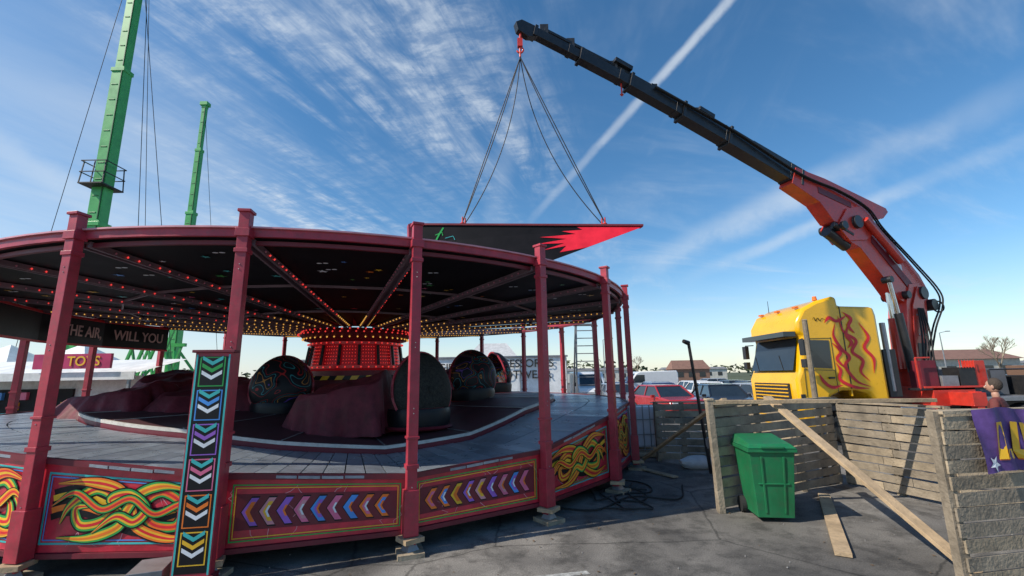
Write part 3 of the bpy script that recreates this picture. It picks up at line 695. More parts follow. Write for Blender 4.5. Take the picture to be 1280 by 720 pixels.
# ---------------------------------------------------------------- fences
def fence(name,p0,p1,h,nb=10,posts=3,z0=.04,seed=0,gap=.022):
    rn=random.Random(seed);p0=V((*p0,0));p1=V((*p1,0));d=(p1-p0).normalized();nn=V((d.y,-d.x,0))
    if nn.y>0:nn=-nn
    e=grp(name,(p0+p1)/2);mb=MB();hb=(h-z0)/nb
    for i in range(nb):
        z=z0+hb*(i+.5);a=p0-d*rn.uniform(0,.04);b=p1+d*rn.uniform(0,.04)
        dz=rn.uniform(-.012,.012)
        mid=a.lerp(b,rn.uniform(.35,.65)) 
        m1,m2=rn.choice([wood,wood2]),rn.choice([wood,wood2])
        mb.beam(a+V((0,0,z+dz)),mid+V((0,0,z))-d*.004,.02,hb-gap,m1);mb.beam(mid+V((0,0,z))+d*.004,b+V((0,0,z-dz)),.02,hb-gap*rn.uniform(.7,1.3),m2)
    mb.done('boards',e)
    mb=MB()
    for i in range(posts):
        q=p0.lerp(p1,i/(posts-1))-nn*.06
        mb.beam(q,q+V((0,0,h+.04)),.09,.09,wood2)
    mb.beam(p0+V((0,0,h+.03))-nn*.03,p1+V((0,0,h+.03))-nn*.03,.11,.03,wood)
    for i in range(posts):
        for j in range(nb):
            q=p0.lerp(p1,i/(posts-1))+V((0,0,z0+hb*(j+.5)))+nn*.012;mb.ball(q,.007,wirem)
    mb.done('posts',e);return e
fence('wooden_fence',(3.04,7.05),(5.85,8.57),1.47,10,4,seed=1)
fence('wooden_fence',(5.93,8.5),(6.40,6.95),1.40,10,3,seed=2)
fence('wooden_fence',(4.12,4.5),(6.6,4.95),1.55,11,3,seed=3)
fence('wooden_fence',(3.35,10.95),(4.5,10.75),1.3,8,3,seed=4)
fence('wooden_fence',(4.5,10.75),(4.9,8.3),1.35,9,3,seed=6)
fence('wooden_fence',(6.4,6.9),(9.8,6.4),1.36,10,5,seed=5)
def single(name,fn,bevel=0):
    mb=MB();fn(mb);return mb.done(name,None,bevel)
single('fence_rail',lambda m:m.beam((2.95,6.98,1.56),(6.5,7.15,1.52),.09,.055,wood3),.004)
single('fence_post',lambda m:(m.beam((2.98,7.0,0),(2.94,6.98,1.58),.09,.09,wood2),m.box((2.94,6.98,1.6),(.11,.11,.03),wood)),.004)
single('wooden_plank',lambda m:(m.beam((4.02,7.33,1.60),(4.42,4.72,.03),.14,.045,wood3)),.004)
single('wooden_plank',lambda m:(m.beam((4.97,7.75,.03),(3.56,5.36,.03),.16,.045,wood3),m.beam((4.95,7.72,.056),(4.8,7.47,.056),.14,.004,wood)),.004)
single('wooden_plank',lambda m:(m.beam((2.74,10.6,.03),(3.6,7.9,1.55),.11,.04,wood3)),.004)
single('wooden_plank',lambda m:(m.beam((2.6,10.2,.03),(3.1,9.2,.03),.13,.03,wood)),.004)
single('wooden_post',lambda m:(m.cyl((5.62,8.62,0),(5.42,8.3,2.92),.055,.045,wood2,10),m.cyl((5.42,8.3,2.92),(5.419,8.298,2.94),.05,.03,wood,10)))
single('steel_post',lambda m:(m.cyl((3.95,9.6,0),(3.62,9.3,2.60),.035,.03,cblk,10),m.cyl((3.62,9.3,2.60),(3.50,9.25,2.64),.05,.04,cblk,10),m.cyl((3.9,9.55,.5),(3.88,9.52,.7),.045,.045,greym,10)))
bn=grp('fabric_banner',(5.2,4.6,1.3))
purp=M('banner_purple',(.10,.05,.20),.6,var=.4,scale=5,bump=.3,bscale=6)
d=V((2.48,.45,0)).normalized();nb_=V((d.y,-d.x,0))
mb=MB();n=30;vs=[];fs=[]
def bp_(x,z,o=0):
    w=.03*sin(x*9)+.02*sin(x*21+z*7);q=V((4.12,4.5,0))+d*(.30+x)+nb_*(.07+w+o);return V((q.x,q.y,z+.02*sin(x*6)))
for i in range(n+1):
    for j in range(9):
        x=1.5*i/n;z=1.60-.58*j/8;vs.append(bp_(x,z))
for i in range(n):
    for j in range(8):fs.append((i*9+j,(i+1)*9+j,(i+1)*9+j+1,i*9+j+1))
mb.add(vs,fs,purp);mb.done('cloth',bn,smooth=True,fix=False)
mb=MB()
def strokes(polys,mat,off,sc,ox,oz):
    for pl in polys:
        mb.poly([bp_(ox+x*sc,oz+y*sc,off) for x,y in pl],mat)
Lp=[[(0,0),(.1,0),(.1,.4),(0,.4)],[(.1,0),(.24,0),(.24,.1),(.1,.1)]]
Up=[[(.3,.08),(.39,.1),(.39,.4),(.3,.4)],[(.3,.08),(.36,0),(.48,0),(.39,.1)],[(.39,.1),(.48,0),(.54,.08),(.47,.1)],[(.45,.1),(.54,.08),(.54,.4),(.45,.4)]]
Yp=[[(.6,0),(.7,0),(.7,.4),(.6,.4)],[(.7,.3),(.88,.3),(.88,.4),(.7,.4)],[(.7,.15),(.82,.15),(.82,.23),(.7,.23)]]
for a_,b_ in((orange,.006),(yellow,.012)):
    strokes(Lp+Up+Yp,a_,b_,.85,.16+(.0 if a_ is yellow else .012),1.13-(.0 if a_ is yellow else .012))
c0=(.09,1.10)
mb.add([bp_(c0[0],c0[1],.012)]+[bp_(c0[0]+(.075 if i%2 else .033)*cos(i*pi/5+.3),c0[1]+(.075 if i%2 else .033)*sin(i*pi/5+.3),.012) for i in range(10)],[(0,1+i,1+(i+1)%10) for i in range(10)],whiteA)
mb.done('lettering',bn,fix=False)
bin_=grp('wheelie_bin',(3.58,6.75,0))
TB=Matrix.Translation((3.55,6.78,0))@Matrix.Rotation(rad(-8),4,'Z')
mb=MB(TB)
mb.hexa([(-.23,-.25,.06),(.23,-.25,.06),(.23,.22,.06),(-.23,.22,.06)],[(-.29,-.34,.93),(.29,-.34,.93),(.29,.31,.93),(-.29,.31,.93)],bing)
mb.box((0,-.02,.94),(.64,.70,.05),bing)
mb.hexa([(-.31,-.38,.97),(.31,-.38,.97),(.31,.34,.97),(-.31,.34,.97)],[(-.27,-.30,1.02),(.27,-.30,1.02),(.27,.30,1.09),(-.27,.30,1.09)],bing)
mb.box((0,-.37,.985),(.3,.05,.03),bing)
mb.cyl((-.26,.37,.98),(.26,.37,.98),.022,.022,bing,10)
for x in(-.26,.26):mb.box((x,.345,.98),(.03,.07,.06),bing)
for x in(-.12,.12):mb.beam((x,-.262,.12),(x*1.2,-.345,.86),.03,.012,bing)
mb.beam((-.2,-.30,.5),(.2,-.30,.5),.02,.02,bing)
mb.done('body',bin_,bevel=.012)
mb=MB(TB)
for x in(-.27,.27):mb.cyl((x-.03,.24,.11),(x+.03,.24,.11),.11,.11,rubber,20)
mb.cyl((-.27,.24,.11),(.27,.24,.11),.015,.015,greym,8)
mb.done('wheels',bin_)
ib=grp('ibc_tank',(3.0,11.7,0));mb=MB()
mb.box((3.15,11.9,.72),(.95,.95,.95),M('ibc_plastic',(.62,.60,.64),.4,var=.1));mb.box((3.15,11.9,.08),(1.05,1.05,.14),wood);mb.done('tank',ib,bevel=.05)
mb=MB()
for i in range(7):
    x=2.65+i*1.0/6
    mb.beam((x,11.39,.15),(x,11.39,1.25),.02,.02,greym)
for z in(.2,.55,.9,1.24):mb.beam((2.64,11.38,z),(3.66,11.38,z),.02,.02,greym);mb.beam((3.66,11.38,z),(3.66,12.4,z),.02,.02,greym);mb.beam((2.64,11.38,z),(2.64,12.4,z),.02,.02,greym)
mb.done('cage',ib)
mb=MB();mb.ellip((3.9,10.1,.12),(.38,.22,.15),M('sack_white',(.6,.6,.6),.6,bump=.6,bscale=12),18,10,.06);mb.done('rubbish_sack',None,smooth=True)
cs=[]
rn=random.Random(4)
for j in range(5):
    x,y=rn.uniform(1.4,2.4),rn.uniform(7.4,9.0);pts=[]
    a=rn.random()*6
    for i in range(8):
        pts.append((x,y,.016+.004*j));a+=rn.uniform(-1.3,1.3);x+=.32*cos(a);y+=.42*sin(a);x=max(1.3,min(3.0,x));y=max(7.2,min(9.6,y))
    cs.append(catmull(pts,8))
cs.append(catmull([(.5,7.4,.02),(1.2,7.2,.02),(1.9,7.9,.02),(2.6,7.7,.02),(3.0,8.6,.02)],8))
curve('power_cable',cs,.013,rubber)
la=grp('step_ladder',(2.6,16,0));mb=MB()
for x in(2.25,2.95):
    s=-1 if x<2.6 else 1
    mb.beam((x+s*.12,15.8,0),(x-s*.02,16.0,3.75),.05,.05,greym);mb.beam((x+s*.12,17.0,0),(x-s*.02,16.2,3.75),.05,.05,greym)
for i in range(13):
    z=.3+i*.27;mb.beam((2.17+z*.03,15.8+z*.05,z),(3.03-z*.03,15.8+z*.05,z),.05,.03,greym)
mb.box((2.6,16.1,3.76),(.8,.4,.05),greym);mb.done('frame',la)
# ---------------------------------------------------------------- person behind the fence
def person(x,y,face,H=1.78):
    e=grp('person',(x,y,0));Rm=Matrix.Translation((x,y,0))@Matrix.Rotation(rad(face),4,'Z')@Matrix.Scale(H/1.8,4)
    def skin(name,vs,es,rs,mat,root=0):
        me=bpy.data.meshes.new(name);me.from_pydata([tuple(Rm@V(v)) for v in vs],es,[]);me.materials.append(mat)
        o=bpy.data.objects.new(name,me);scene.collection.objects.link(o)
        sm=o.modifiers.new('skin','SKIN');sm.use_smooth_shade=True
        for i,r in enumerate(rs):
            sv=me.skin_vertices[0].data[i];sv.radius=r if isinstance(r,tuple) else (r,r)
            sv.use_root=(i==root)
        ss=o.modifiers.new('sub','SUBSURF');ss.levels=2;ss.render_levels=2
        attach(o,e);return o
    jacket=M('jacket_maroon',(.16,.035,.03),.8,var=.3,scale=8,bump=.4,bscale=25);jeans=M('jeans',(.03,.04,.07),.85);skinm=M('skin',(.48,.26,.18),.5,var=.08);hair=M('hair_brown',(.06,.042,.03),.8,bump=.6,bscale=60)
    skin('legs',[(0,0,.95),(.10,0,.90),(.11,.02,.50),(.11,-.02,.10),(-.10,0,.90),(-.13,.06,.50),(-.13,.02,.10)],[(0,1),(1,2),(2,3),(0,4),(4,5),(5,6)],[(.15,.12),.10,.07,.055,.10,.07,.055],jeans)
    skin('jacket',[(0,0,.92),(0,0,1.15),(0,0,1.38),(0,.0,1.50),(.19,0,1.43),(.27,.03,1.16),(.22,.24,1.06),(-.19,0,1.43),(-.27,.03,1.16),(-.22,.24,1.06)],[(0,1),(1,2),(2,3),(2,4),(4,5),(5,6),(2,7),(7,8),(8,9)],[(.17,.13),(.165,.12),(.17,.12),(.07,.07),.072,.055,.045,.072,.055,.045],jacket)
    skin('neck',[(0,0,1.46),(0,.01,1.60)],[(0,1)],[.058,.055],skinm)
    for s in(-1,1):
        skin('hand',[(.22*s,.24,1.06),(.20*s,.32,1.04)],[(0,1)],[(.032,.04),(.02,.04)],skinm)
        for f in range(4):
            xx=.20*s+(f-1.5)*.019;skin('finger',[(xx,.32,1.04),(xx,.365,1.035-.004*f),(xx,.39-.004*abs(f-1.5),1.015)],[(0,1),(1,2)],[.010,.009,.008],skinm)
        skin('thumb',[(.20*s-.03*s,.28,1.05),(.20*s-.055*s,.315,1.05),(.20*s-.06*s,.345,1.045)],[(0,1),(1,2)],[.012,.010,.009],skinm)
        skin('shoe',[(.12*s,-.03,.05),(.125*s,.08,.04),(.13*s,.18,.03)],[(0,1),(1,2)],[.05,.048,.035],cblk)
    mb=MB(Rm)
    mb.ellip((0,.015,1.68),(.076,.095,.118),skinm,24,18);mb.ellip((0,.112,1.665),(.014,.022,.026),skinm,10,8)
    for s in(-1,1):
        mb.ellip((.088*s,.012,1.67),(.010,.022,.034),skinm,10,8);mb.ellip((.03*s,.096,1.69),(.014,.010,.008),whiteA,10,6);mb.ellip((.03*s,.105,1.69),(.006,.004,.006),black,8,6)
    mb.ellip((0,.102,1.618),(.026,.008,.007),M('lips',(.4,.14,.12),.5),10,6)
    mb.ellip((0,-.014,1.712),(.089,.100,.115),hair,24,14,.015)
    mb.done('head',e,smooth=True)
    return e
person(8.35,8.0,35,1.8)
# ---------------------------------------------------------------- bungee towers
trung=M('tower_rung',(.03,.2,.05),.5);tdark=M('tower_dark',(.02,.12,.03),.5)
def tower(x,y,h,w,cage=None):
    e=grp('bungee_tower',(x,y,0));mb=MB()
    st_=[(0,h*.33,w),(h*.33,h*.62,w*.84),(h*.62,h*.84,w*.66),(h*.84,h,w*.5)]
    for z0,z1,q in st_:
        mb.beam((x,y,z0),(x,y,z1),q,q*.8,towg);mb.box((x,y,z1-.1),(q*1.12,q*.95,.22),towg)
        mb.box((x+q*.36,y-q*.42,(z0+z1)/2),(.06,.06,z1-z0-.3),tdark)
        nz=int((z1-z0)/.9)
        for i in range(nz):mb.box((x-q*.1,y-q*.41,z0+.5+i*.9),(q*.5,.03,.06),trung)
    mb.box((x,y,h+.15),(w*.9,w*.7,.3),towg);mb.done('mast',e,bevel=.03)
    mb=MB()
    for s in(-1,1):
        for t in(-1,1):mb.beam((x+s*2.2,y+t*2.2,.1),(x,y,4.6),.16,.16,towg)
    mb.box((x,y,.2),(5,.4,.3),towg);mb.box((x,y,.2),(.4,5,.3),towg)
    if cage:
        z=cage
        mb.box((x,y-.1,z),(1.2,1.3,.06),wirem)
        for a in(-.6,0,.6):
            for b in(-.7,.5):mb.beam((x+a,y+b,z),(x+a*.9,y+b*.9,z+1.2),.04,.04,wirem)
        for zz in(.6,1.2):
            mb.beam((x-.62,y-.72,z+zz),(x+.62,y-.72,z+zz),.04,.04,wirem);mb.beam((x-.62,y+.5,z+zz),(x+.62,y+.5,z+zz),.04,.04,wirem)
            mb.beam((x-.62,y-.72,z+zz),(x-.62,y+.5,z+zz),.04,.04,wirem);mb.beam((x+.62,y-.72,z+zz),(x+.62,y+.5,z+zz),.04,.04,wirem)
    mb.done('base_frame',e);return e
t1=tower(-20.9,21.5,30,.78,11.8);t2=tower(-24.3,32.3,23.6,.66)
wz=[]
for a,b in(((-20.9,21.5,29.5),(-27,24,0)),((-20.9,21.5,29.5),(-22.5,28,0)),((-20.9,21.5,29.5),(-19,23,0)),((-20.9,21.5,26),(-17.5,24,0)),((-24.3,32.3,23.5),(-21,33,0)),((-24.3,32.3,23.5),(-27,36,0))):
    wz.append([V(a),V(b)])
curve('guy_wires',wz,.016,wirem,t1)
# ---------------------------------------------------------------- stalls (left)
e=grp('toy_stall',(-14,15,0));mb=MB()
mb.box((-14.2,15.5,1.1),(6.5,3,2.2),M('stall_white',(.66,.66,.66),.6,dirt=.25));mb.box((-15.2,13.96,1.35),(3.6,.06,1.0),gapm)
mb.add([(-17.6,13.0,2.25),(-10.9,13.0,2.25),(-10.9,15.2,2.75),(-17.6,15.2,2.75)],[(0,1,2,3)],white);mb.box((-14.2,12.98,2.2),(6.8,.04,.22),white)
mb.box((-12.55,12.9,2.62),(2.2,.08,.42),M('sign_magenta',(.5,.03,.12),.4));
for x in(-17.4,-14.2,-11.0):mb.beam((x,13.05,0),(x,13.05,2.2),.07,.07,greym)
for i in range(14):
    mb.box((-16.8+i*.25,13.9,1.05+.3*(i%3)),(.18,.12,.22),random.choice([redA,yellow,blue,pink,teal,whiteA]))
mb.done('kiosk',e)
text('sign_text','TOYS',.38,(-12.2,12.84,2.61),(1,0,0),(0,0,1),yellow,e,sx=1.0)
e=grp('fairground_fence',(-15,10.5,0));mb=MB()
for i in range(30):
    x=-16.5+i*.14;mb.beam((x,11.0,.1),(x,11.0,1.9),.03,.03,towg)
for z in(.2,.8,1.4,1.9):mb.beam((-16.5,11.0,z),(-12.4,11.0,z),.05,.05,towg)
mb.done('railing',e)
e=grp('market_stall',(-22,19,0));mb=MB()
for k in range(3):
    x=-25+k*3.2
    mb.add([(x-1.6,18,2.5),(x+1.6,18,2.5),(x+1.6,21,2.5),(x-1.6,21,2.5),(x,19.5,3.7)],[(0,1,4),(1,2,4),(2,3,4),(3,0,4)],white);mb.box((x,18,2.38),(3.2,.03,.25),white if k!=1 else carblue)
    for a in(-1.55,1.55):
        for b in(18.05,20.95):mb.beam((x+a,b,0),(x+a,b,2.4),.06,.06,greym)
mb.done('canopy_tents',e)
e=grp('green_ride',(-19,25,0));mb=MB()
for i in range(3):
    x=-21.2+i*.9
    mb.beam((x,25,.5),(x+1.0,25,4.0),.10,.10,towg);mb.beam((x+1.0,25,.5),(x,25,4.0),.10,.10,towg)
mb.beam((-21.4,25,4.0),(-18.2,25,4.0),.18,.18,towg);mb.beam((-21.4,25,.5),(-18.2,25,.5),.18,.18,towg)
for i in range(4):
    x=-21.5+i*.6;mb.beam((x,24,0),(x+1.5,24,4.8),.12,.12,towg)
mb.done('lattice',e)
def shop(x0,x1,y,h,mat,lines,tc_):
    e=grp('shop_building',((x0+x1)/2,y,0));mb=MB()
    mb.box(((x0+x1)/2,y+2.5,h/2),(x1-x0,5,h),mat);mb.box(((x0+x1)/2,y-.06,h-.06),(x1-x0+.2,.12,.12),greym)
    nn=int((x1-x0)/2.5)
    for i in range(nn+1):mb.box((x0+(x1-x0)*i/nn,y-.03,h/2),(.05,.06,h-.3),greym)
    for i in range(nn):
        if i%2==0:mb.box((x0+(x1-x0)*(i+.5)/nn,y-.02,.75),(1.6,.04,1.0),glass)
    mb.done('walls',e,bevel=.02)
    for b,s,px,pz in lines:text('shop_text',b,s,(px,y-.09,pz),(1,0,0),(0,0,1),tc_,e)
    return e
shop(-2.6,3.5,30,3.3,M('shop_white',(.80,.81,.81),.6,dirt=.05),[('ACCESSORIES',.72,.45,2.78),('FOOTWEAR',.74,.45,2.05)],carblk)
shop(-15.5,-2.9,30,3.3,bpy.data.materials['shop_white'],[('CAMPING GEAR',.66,-12,2.6),('LUGGAGE & GIFTS',.66,-6.0,2.6)],carblk)
e=grp('white_house',(-3,55,0));mb=MB()
mb.box((-2.5,56,2),(6,5,4),white);mb.hexa([(-5.7,53.3,4),(.7,53.3,4),(.7,58.7,4),(-5.7,58.7,4)],[(-4.2,56,6.0),(-.8,56,6.0),(-.8,56.1,6.0),(-4.2,56.1,6.0)],M('roof_light',(.5,.5,.5),.7))
mb.box((-3.8,53.45,2.6),(1,.1,1.2),glass);mb.box((-1,53.45,2.6),(1,.1,1.2),glass);mb.done('walls',e)
def car(x,y,rz,mat,van=False):
    e=grp('parked_van' if van else 'parked_car',(x,y,0));T=Matrix.Translation((x,y,0))@Matrix.Rotation(rad(rz),4,'Z')
    mb=MB(T)
    if van:
        mb.prism([(a,-.95,b) for a,b in[(-2.5,.35),(-2.55,.8),(-2.35,1.12),(-1.75,1.25),(-1.1,2.05),(-.8,2.18),(2.5,2.22),(2.6,2.0),(2.6,.35)]],(0,1.9,0),mat);mb.done('body',e,bevel=.08,smooth=True)
        mb=MB(T);mb.add([(-1.82,-.8,1.24),(-1.82,.8,1.24),(-1.17,.72,2.02),(-1.17,-.72,2.02)],[(0,1,2,3)],glass)
        for s in(-1,1):mb.add([(-1.6,s*.957,1.25),(-.4,s*.957,1.25),(-.4,s*.957,1.9),(-1.1,s*.957,1.9)],[(0,1,2,3)],glass);mb.box((-1.5,s*1.05,1.35),(.12,.2,.25),black)
        mb.box((2.61,0,1.6),(.02,1.3,.5),glass);mb.box((-2.53,0,.62),(.06,1.3,.2),black);mb.box((-2.48,-.7,.85),(.1,.3,.2),whiteA);mb.box((-2.48,.7,.85),(.1,.3,.2),whiteA)
        for a in(-1.6,1.6):
            for s in(-.85,.85):mb.cyl((a,s-.11,.34),(a,s+.11,.34),.34,.34,rubber,18);mb.cyl((a,s-.12,.34),(a,s+.12,.34),.18,.18,chrome,12)
        mb.done('trim',e,fix=False);return
    pr=[(-2.1,.3),(-2.15,.65),(-2.0,.88),(-1.1,.98),(1.35,1.0),(2.05,.92),(2.12,.6),(2.05,.3)]
    mb.prism([(a,-.86,b) for a,b in pr],(0,1.72,0),mat)
    mb.done('body',e,bevel=.07,smooth=True)
    mb=MB(T)
    mb.hexa([(-1.15,-.8,.96),(1.75,-.8,.96),(1.75,.8,.96),(-1.15,.8,.96)],[(-.42,-.62,1.42),(1.15,-.62,1.42),(1.15,.62,1.42),(-.42,.62,1.42)],glass)
    mb.done('glasshouse',e,bevel=.03)
    mb=MB(T)
    mb.hexa([(-.47,-.65,1.41),(1.2,-.65,1.41),(1.2,.65,1.41),(-.47,.65,1.41)],[(-.36,-.58,1.47),(1.08,-.58,1.47),(1.08,.58,1.47),(-.36,.58,1.47)],mat)
    for s in(-1,1):
        for a0,a1 in((-1.18,-.45),(.35,.35),(1.78,1.17)):mb.beam((a0,s*.81,.96),(a1,s*.635,1.43),.06,.05,mat)
        mb.box((-.75,s*.95,1.0),(.12,.16,.12),mat)
    mb.box((-2.13,-.6,.72),(.06,.34,.14),whiteA);mb.box((-2.13,.6,.72),(.06,.34,.14),whiteA);mb.box((2.1,-.62,.75),(.06,.3,.16),redA);mb.box((2.1,.62,.75),(.06,.3,.16),redA)
    for a in(-1.35,1.3):
        for s in(-.8,.8):mb.cyl((a,s-.1,.32),(a,s+.1,.32),.32,.32,rubber,18);mb.cyl((a,s-.11,.32),(a,s+.11,.32),.18,.18,chrome,12)
    mb.done('trim',e,bevel=.01)
cars=[(7.0,21.5,100,carred),(9.5,21.2,84,carblk),(11.6,21.8,95,carsil),(5.3,33,90,carwht,True),(7.3,31.5,90,carblue),(9.8,31,92,carsil),(12.4,31.2,90,carwht),(15,31,90,carblk),(17.6,31,88,carred),(8.6,27,92,carblue),(11.4,27,88,carwht),(6.0,27,90,carsil),(14.2,27,90,carblk),
      (24.5,22.5,170,carred),(28.5,23.5,175,carred),(26.5,27.5,178,carwht),(22,31,90,carsil),(25,31.5,90,carblk),(31,28,175,carblue),(11.5,40,5,carwht,True),(18,42,5,carsil),(34,33,90,carwht),(38,34,90,carsil),(29,35,90,carblue)]
for c_ in cars:car(*c_)
rn=random.Random(11)
cav=M('caravan_cream',(.6,.58,.52),.6);rfb=M('roof_brown',(.22,.12,.09),.8)
for i in range(17):
    x=4+i*9.5+rn.uniform(-2,2);y=100+rn.uniform(-15,18);w=rn.uniform(6,9)
    e=grp('caravan' if i%3 else 'bungalow',(x,y,0));mb=MB();h=2.9 if i%3 else 2.7
    mb.box((x,y,h/2+.2),(w,3.4,h-.2),cav if i%3 else brick)
    rr=.5 if i%3 else 1.7
    mb.hexa([(x-w/2-.2,y-2,h),(x+w/2+.2,y-2,h),(x+w/2+.2,y+2,h),(x-w/2-.2,y+2,h)],[(x-w/2+.4*(rr>1),y-.1,h+rr),(x+w/2-.4*(rr>1),y-.1,h+rr),(x+w/2-.4*(rr>1),y+.1,h+rr),(x-w/2+.4*(rr>1),y+.1,h+rr)],roofgrey if i%3 else rfb)
    for q in(-.3,0,.3):mb.box((x+q*w,y-1.72,1.7),(1.1,.06,.9),glass)
    mb.done('walls',e)
e=grp('brick_building',(62,62,0));mb=MB()
mb.box((62,65,1.6),(14,6,3.2),M('render_cream',(.5,.47,.4),.7));mb.hexa([(54.6,61.6,3.2),(69.4,61.6,3.2),(69.4,68.4,3.2),(54.6,68.4,3.2)],[(56,65,4.6),(68,65,4.6),(68,65.1,4.6),(56,65.1,4.6)],rfb)
for i in range(5):mb.box((57+i*2.5,61.97,1.7),(1.3,.06,1.2),glass)
mb.done('walls',e)
mb=MB()
for i in range(2600):
    x=rn.uniform(-320,420);y=rn.uniform(205,235);hh=(3.2+2.6*abs(sin(x*.05)+sin(x*.021+1)))*rn.random()**.6
    c=V((x,y,hh));s=rn.uniform(.8,2.0)
    mb.add([c+V((rn.uniform(-s,s),rn.uniform(-s,s),rn.uniform(-s,s)*.7)) for _ in range(4)],[(0,1,2),(0,2,3),(0,1,3),(1,2,3)],foliage)
mb.done('distant_treeline',fix=False)
def btree(x,y,h,seed):
    rn=random.Random(seed);mb=MB()
    def br(p,d,l,r,n):
        q=p+d*l;mb.cyl(p,q,r,r*.65,wood2,5)
        if n==0:return
        for i in range(3 if n>1 else 4):
            dd=(d+V((rn.uniform(-.8,.8),rn.uniform(-.8,.8),rn.uniform(-.1,.5)))).normalized();br(p.lerp(q,rn.uniform(.6,1)),dd,l*.68,r*.6,n-1)
    br(V((x,y,0)),V((0,0,1)),h*.36,h*.02,5);mb.done('bare_tree')
btree(64,60,7.5,3);btree(95,90,8,5);btree(30,110,7,8)
for x,y in((12,60),(55,58)):
    mb=MB();mb.cyl((x,y,0),(x,y,6.5),.09,.05,greym,8);mb.beam((x,y,6.5),(x+1,y,6.7),.06,.06,greym);mb.box((x+1.1,y,6.7),(.5,.2,.1),greym);mb.done('street_lamp')
# ---------------------------------------------------------------- sky / light / camera
EL=41;AZ=21
w=bpy.data.worlds.new("World");scene.world=w;w.use_nodes=True;nt=w.node_tree;N=nt.nodes;L=nt.links
for n_ in list(N):N.remove(n_)
out=N.new('ShaderNodeOutputWorld');bg=N.new('ShaderNodeBackground');bg.inputs[1].default_value=.13;L.new(bg.outputs[0],out.inputs[0])
sky=N.new('ShaderNodeTexSky');sky.sky_type='NISHITA';sky.sun_disc=False;sky.sun_elevation=rad(EL);sky.sun_rotation=rad(270-AZ)
sky.air_density=1.0;sky.dust_density=.3;sky.ozone_density=3.0
hs_=N.new('ShaderNodeHueSaturation');hs_.inputs['Saturation'].default_value=1.22;hs_.inputs['Value'].default_value=1.18;hs_.inputs['Hue'].default_value=.495;L.new(sky.outputs[0],hs_.inputs['Color'])
tc=N.new('ShaderNodeTexCoord');D=tc.outputs['Generated']
def math_(op,a,b=None,c=None,clamp=False):
    n=N.new('ShaderNodeMath');n.operation=op;n.use_clamp=clamp
    for i,q in enumerate((a,b,c)):
        if q is None:continue
        if isinstance(q,(int,float)):n.inputs[i].default_value=q
        else:L.new(q,n.inputs[i])
    return n.outputs[0]
def dot(v):
    n=N.new('ShaderNodeVectorMath');n.operation='DOT_PRODUCT';L.new(D,n.inputs[0]);n.inputs[1].default_value=v;return n.outputs['Value']
def mrg(x,a,b,c=0,d=1,sm=True):
    n=N.new('ShaderNodeMapRange');n.interpolation_type='SMOOTHSTEP' if sm else 'LINEAR'
    L.new(x,n.inputs['Value'])
    for k,q in zip(('From Min','From Max','To Min','To Max'),(a,b,c,d)):
        if isinstance(q,(int,float)):n.inputs[k].default_value=q
        else:L.new(q,n.inputs[k])
    return n.outputs[0]
sp=N.new('ShaderNodeSeparateXYZ');L.new(D,sp.inputs[0])
zc=math_('MAXIMUM',sp.outputs[2],.03)
px=math_('DIVIDE',sp.outputs[0],zc);py=math_('DIVIDE',sp.outputs[1],zc)
cb=N.new('ShaderNodeCombineXYZ');L.new(px,cb.inputs[0]);L.new(py,cb.inputs[1])
def noise(sc,rot=0,st=(1,1),det=6,ro=.6,dis=0,src=None,loc=(0,0,0)):
    mp=N.new('ShaderNodeMapping');mp.vector_type='TEXTURE';mp.inputs['Rotation'].default_value=(0,0,rad(rot));mp.inputs['Scale'].default_value=(st[0],st[1],1);mp.inputs['Location'].default_value=loc
    L.new(src or cb.outputs[0],mp.inputs[0]);n=N.new('ShaderNodeTexNoise');n.inputs['Scale'].default_value=sc;n.inputs['Detail'].default_value=det;n.inputs['Roughness'].default_value=ro;n.inputs['Distortion'].default_value=dis
    L.new(mp.outputs[0],n.inputs['Vector']);return n.outputs['Fac']
masks=[]
nf=noise(9,0,(1,1),5,.65,src=D);nb2=noise(3.2,0,(1,1),4,.6,src=D,loc=(3,1,2))
def trail(a,b,wd,st,edge=.10,soft=.5):
    a=V(a).normalized();b=V(b).normalized();n=a.cross(b).normalized();m=(a+b).normalized();ch=m.dot(a)
    dn=math_('ADD',dot(n),math_('MULTIPLY',math_('SUBTRACT',nf,.5),wd*1.6))
    ab=math_('ABSOLUTE',dn)
    band=mrg(ab,wd*(1-soft),wd*1.5,1,0)
    al=mrg(dot(m),ch-edge*.3,ch+edge*.6,0,1)
    q=math_('MULTIPLY',band,al);q=math_('MULTIPLY',q,mrg(nb2,.3,.62,.35,1));q=math_('MULTIPLY',q,mrg(nf,.3,.6,.55,1))
    masks.append(math_('MULTIPLY',q,st))
trail((.56,.84,.88),(.05,.9475,.345),.0085,.66,.03,.8)
trail((1.151,.899,.611),(.2865,.973,.231),.026,.48,.08,.95)
trail((1.149,.921,.497),(.429,.9756,.220),.013,.62,.08,.9)
trail((-1.25,.90,.58),(-.80,.954,.315),.022,.85,.08,.9)
trail((-.048,.955,.325),(.06,.87,.72),.022,.50,.06,.95)
big=noise(1.0,70,(1.6,1),3,.55,0,None,(.3,.2,0))
fib=noise(6.0,74,(5.0,1.0),6,.66,.35)
rip=noise(13,-12,(1.6,1.0),5,.65,.25)
wis=noise(1.5,72,(3.0,1.0),6,.62,.5,loc=(1.3,.4,0))
wir=noise(1.1,28,(3.2,1.0),6,.62,.5,loc=(2.3,1.4,0))
ctr=V((-.32,.90,.60)).normalized()
pm_=mrg(dot(ctr),.88,.985,0,1)
c1=math_('MULTIPLY',mrg(fib,.36,.70),mrg(rip,.36,.66,.25,1));c1=math_('MULTIPLY',c1,pm_);c1=math_('MULTIPLY',c1,mrg(big,.36,.60,.18,1));masks.append(math_('MULTIPLY',c1,.85))
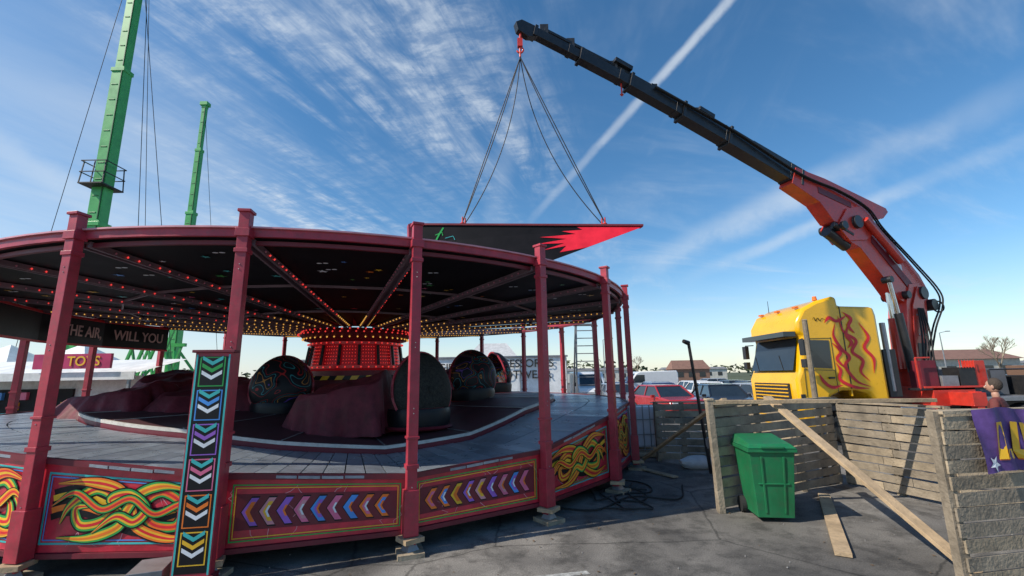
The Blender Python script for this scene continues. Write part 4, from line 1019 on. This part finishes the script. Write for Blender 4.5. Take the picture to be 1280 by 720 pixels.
c2=math_('MULTIPLY',mrg(wis,.48,.74),mrg(dot(V((-.12,.9,.55)).normalized()),.78,.97,.05,1));c2=math_('MULTIPLY',c2,mrg(fib,.3,.62,.4,1));masks.append(math_('MULTIPLY',c2,.55))
c3=math_('MULTIPLY',mrg(wir,.46,.72),mrg(dot(V((.75,.95,.42)).normalized()),.84,.98,0,1));c3=math_('MULTIPLY',c3,mrg(nf,.3,.65,.4,1));masks.append(math_('MULTIPLY',c3,.38))
ctr2=V((-1.1,.9,.15)).normalized();masks.append(math_('MULTIPLY',mrg(dot(ctr2),.84,.99,0,.42),mrg(wis,.3,.65,.5,1)))
haze=mrg(sp.outputs[2],-.02,.24,.46,0);masks.append(math_('MULTIPLY',haze,mrg(nb2,.3,.7,.75,1)))
inv=None
for m_ in masks:
    q=math_('SUBTRACT',1,m_,clamp=True);inv=q if inv is None else math_('MULTIPLY',inv,q)
tot=math_('SUBTRACT',1,inv,clamp=True)
mx=N.new('ShaderNodeMix');mx.data_type='RGBA';L.new(tot,mx.inputs[0]);L.new(hs_.outputs[0],mx.inputs[6]);mx.inputs[7].default_value=(5.8,6.4,7.0,1)
L.new(mx.outputs[2],bg.inputs[0])
sl=bpy.data.lights.new('sun','SUN');sl.energy=5.0;sl.angle=rad(.5);sl.color=(1,.93,.81);so=bpy.data.objects.new('sun',sl);scene.collection.objects.link(so)
so.rotation_euler=V((cos(rad(AZ))*cos(rad(EL)),sin(rad(AZ))*cos(rad(EL)),-sin(rad(EL)))).to_track_quat('-Z','Y').to_euler()
so.location=(-20,-5,20)
cam=bpy.data.cameras.new('camera');cam.lens=15.75;cam.sensor_width=36;cam.clip_end=5000;cam.clip_start=.05
co=bpy.data.objects.new('camera',cam);scene.collection.objects.link(co)
co.matrix_world=Matrix.Translation((0,0,2))@Matrix.Rotation(rad(101.1),4,'X')@Matrix.Rotation(rad(-1),4,'Z')
scene.camera=co
scene.view_settings.view_transform='Standard';scene.view_settings.look='None';scene.view_settings.exposure=0
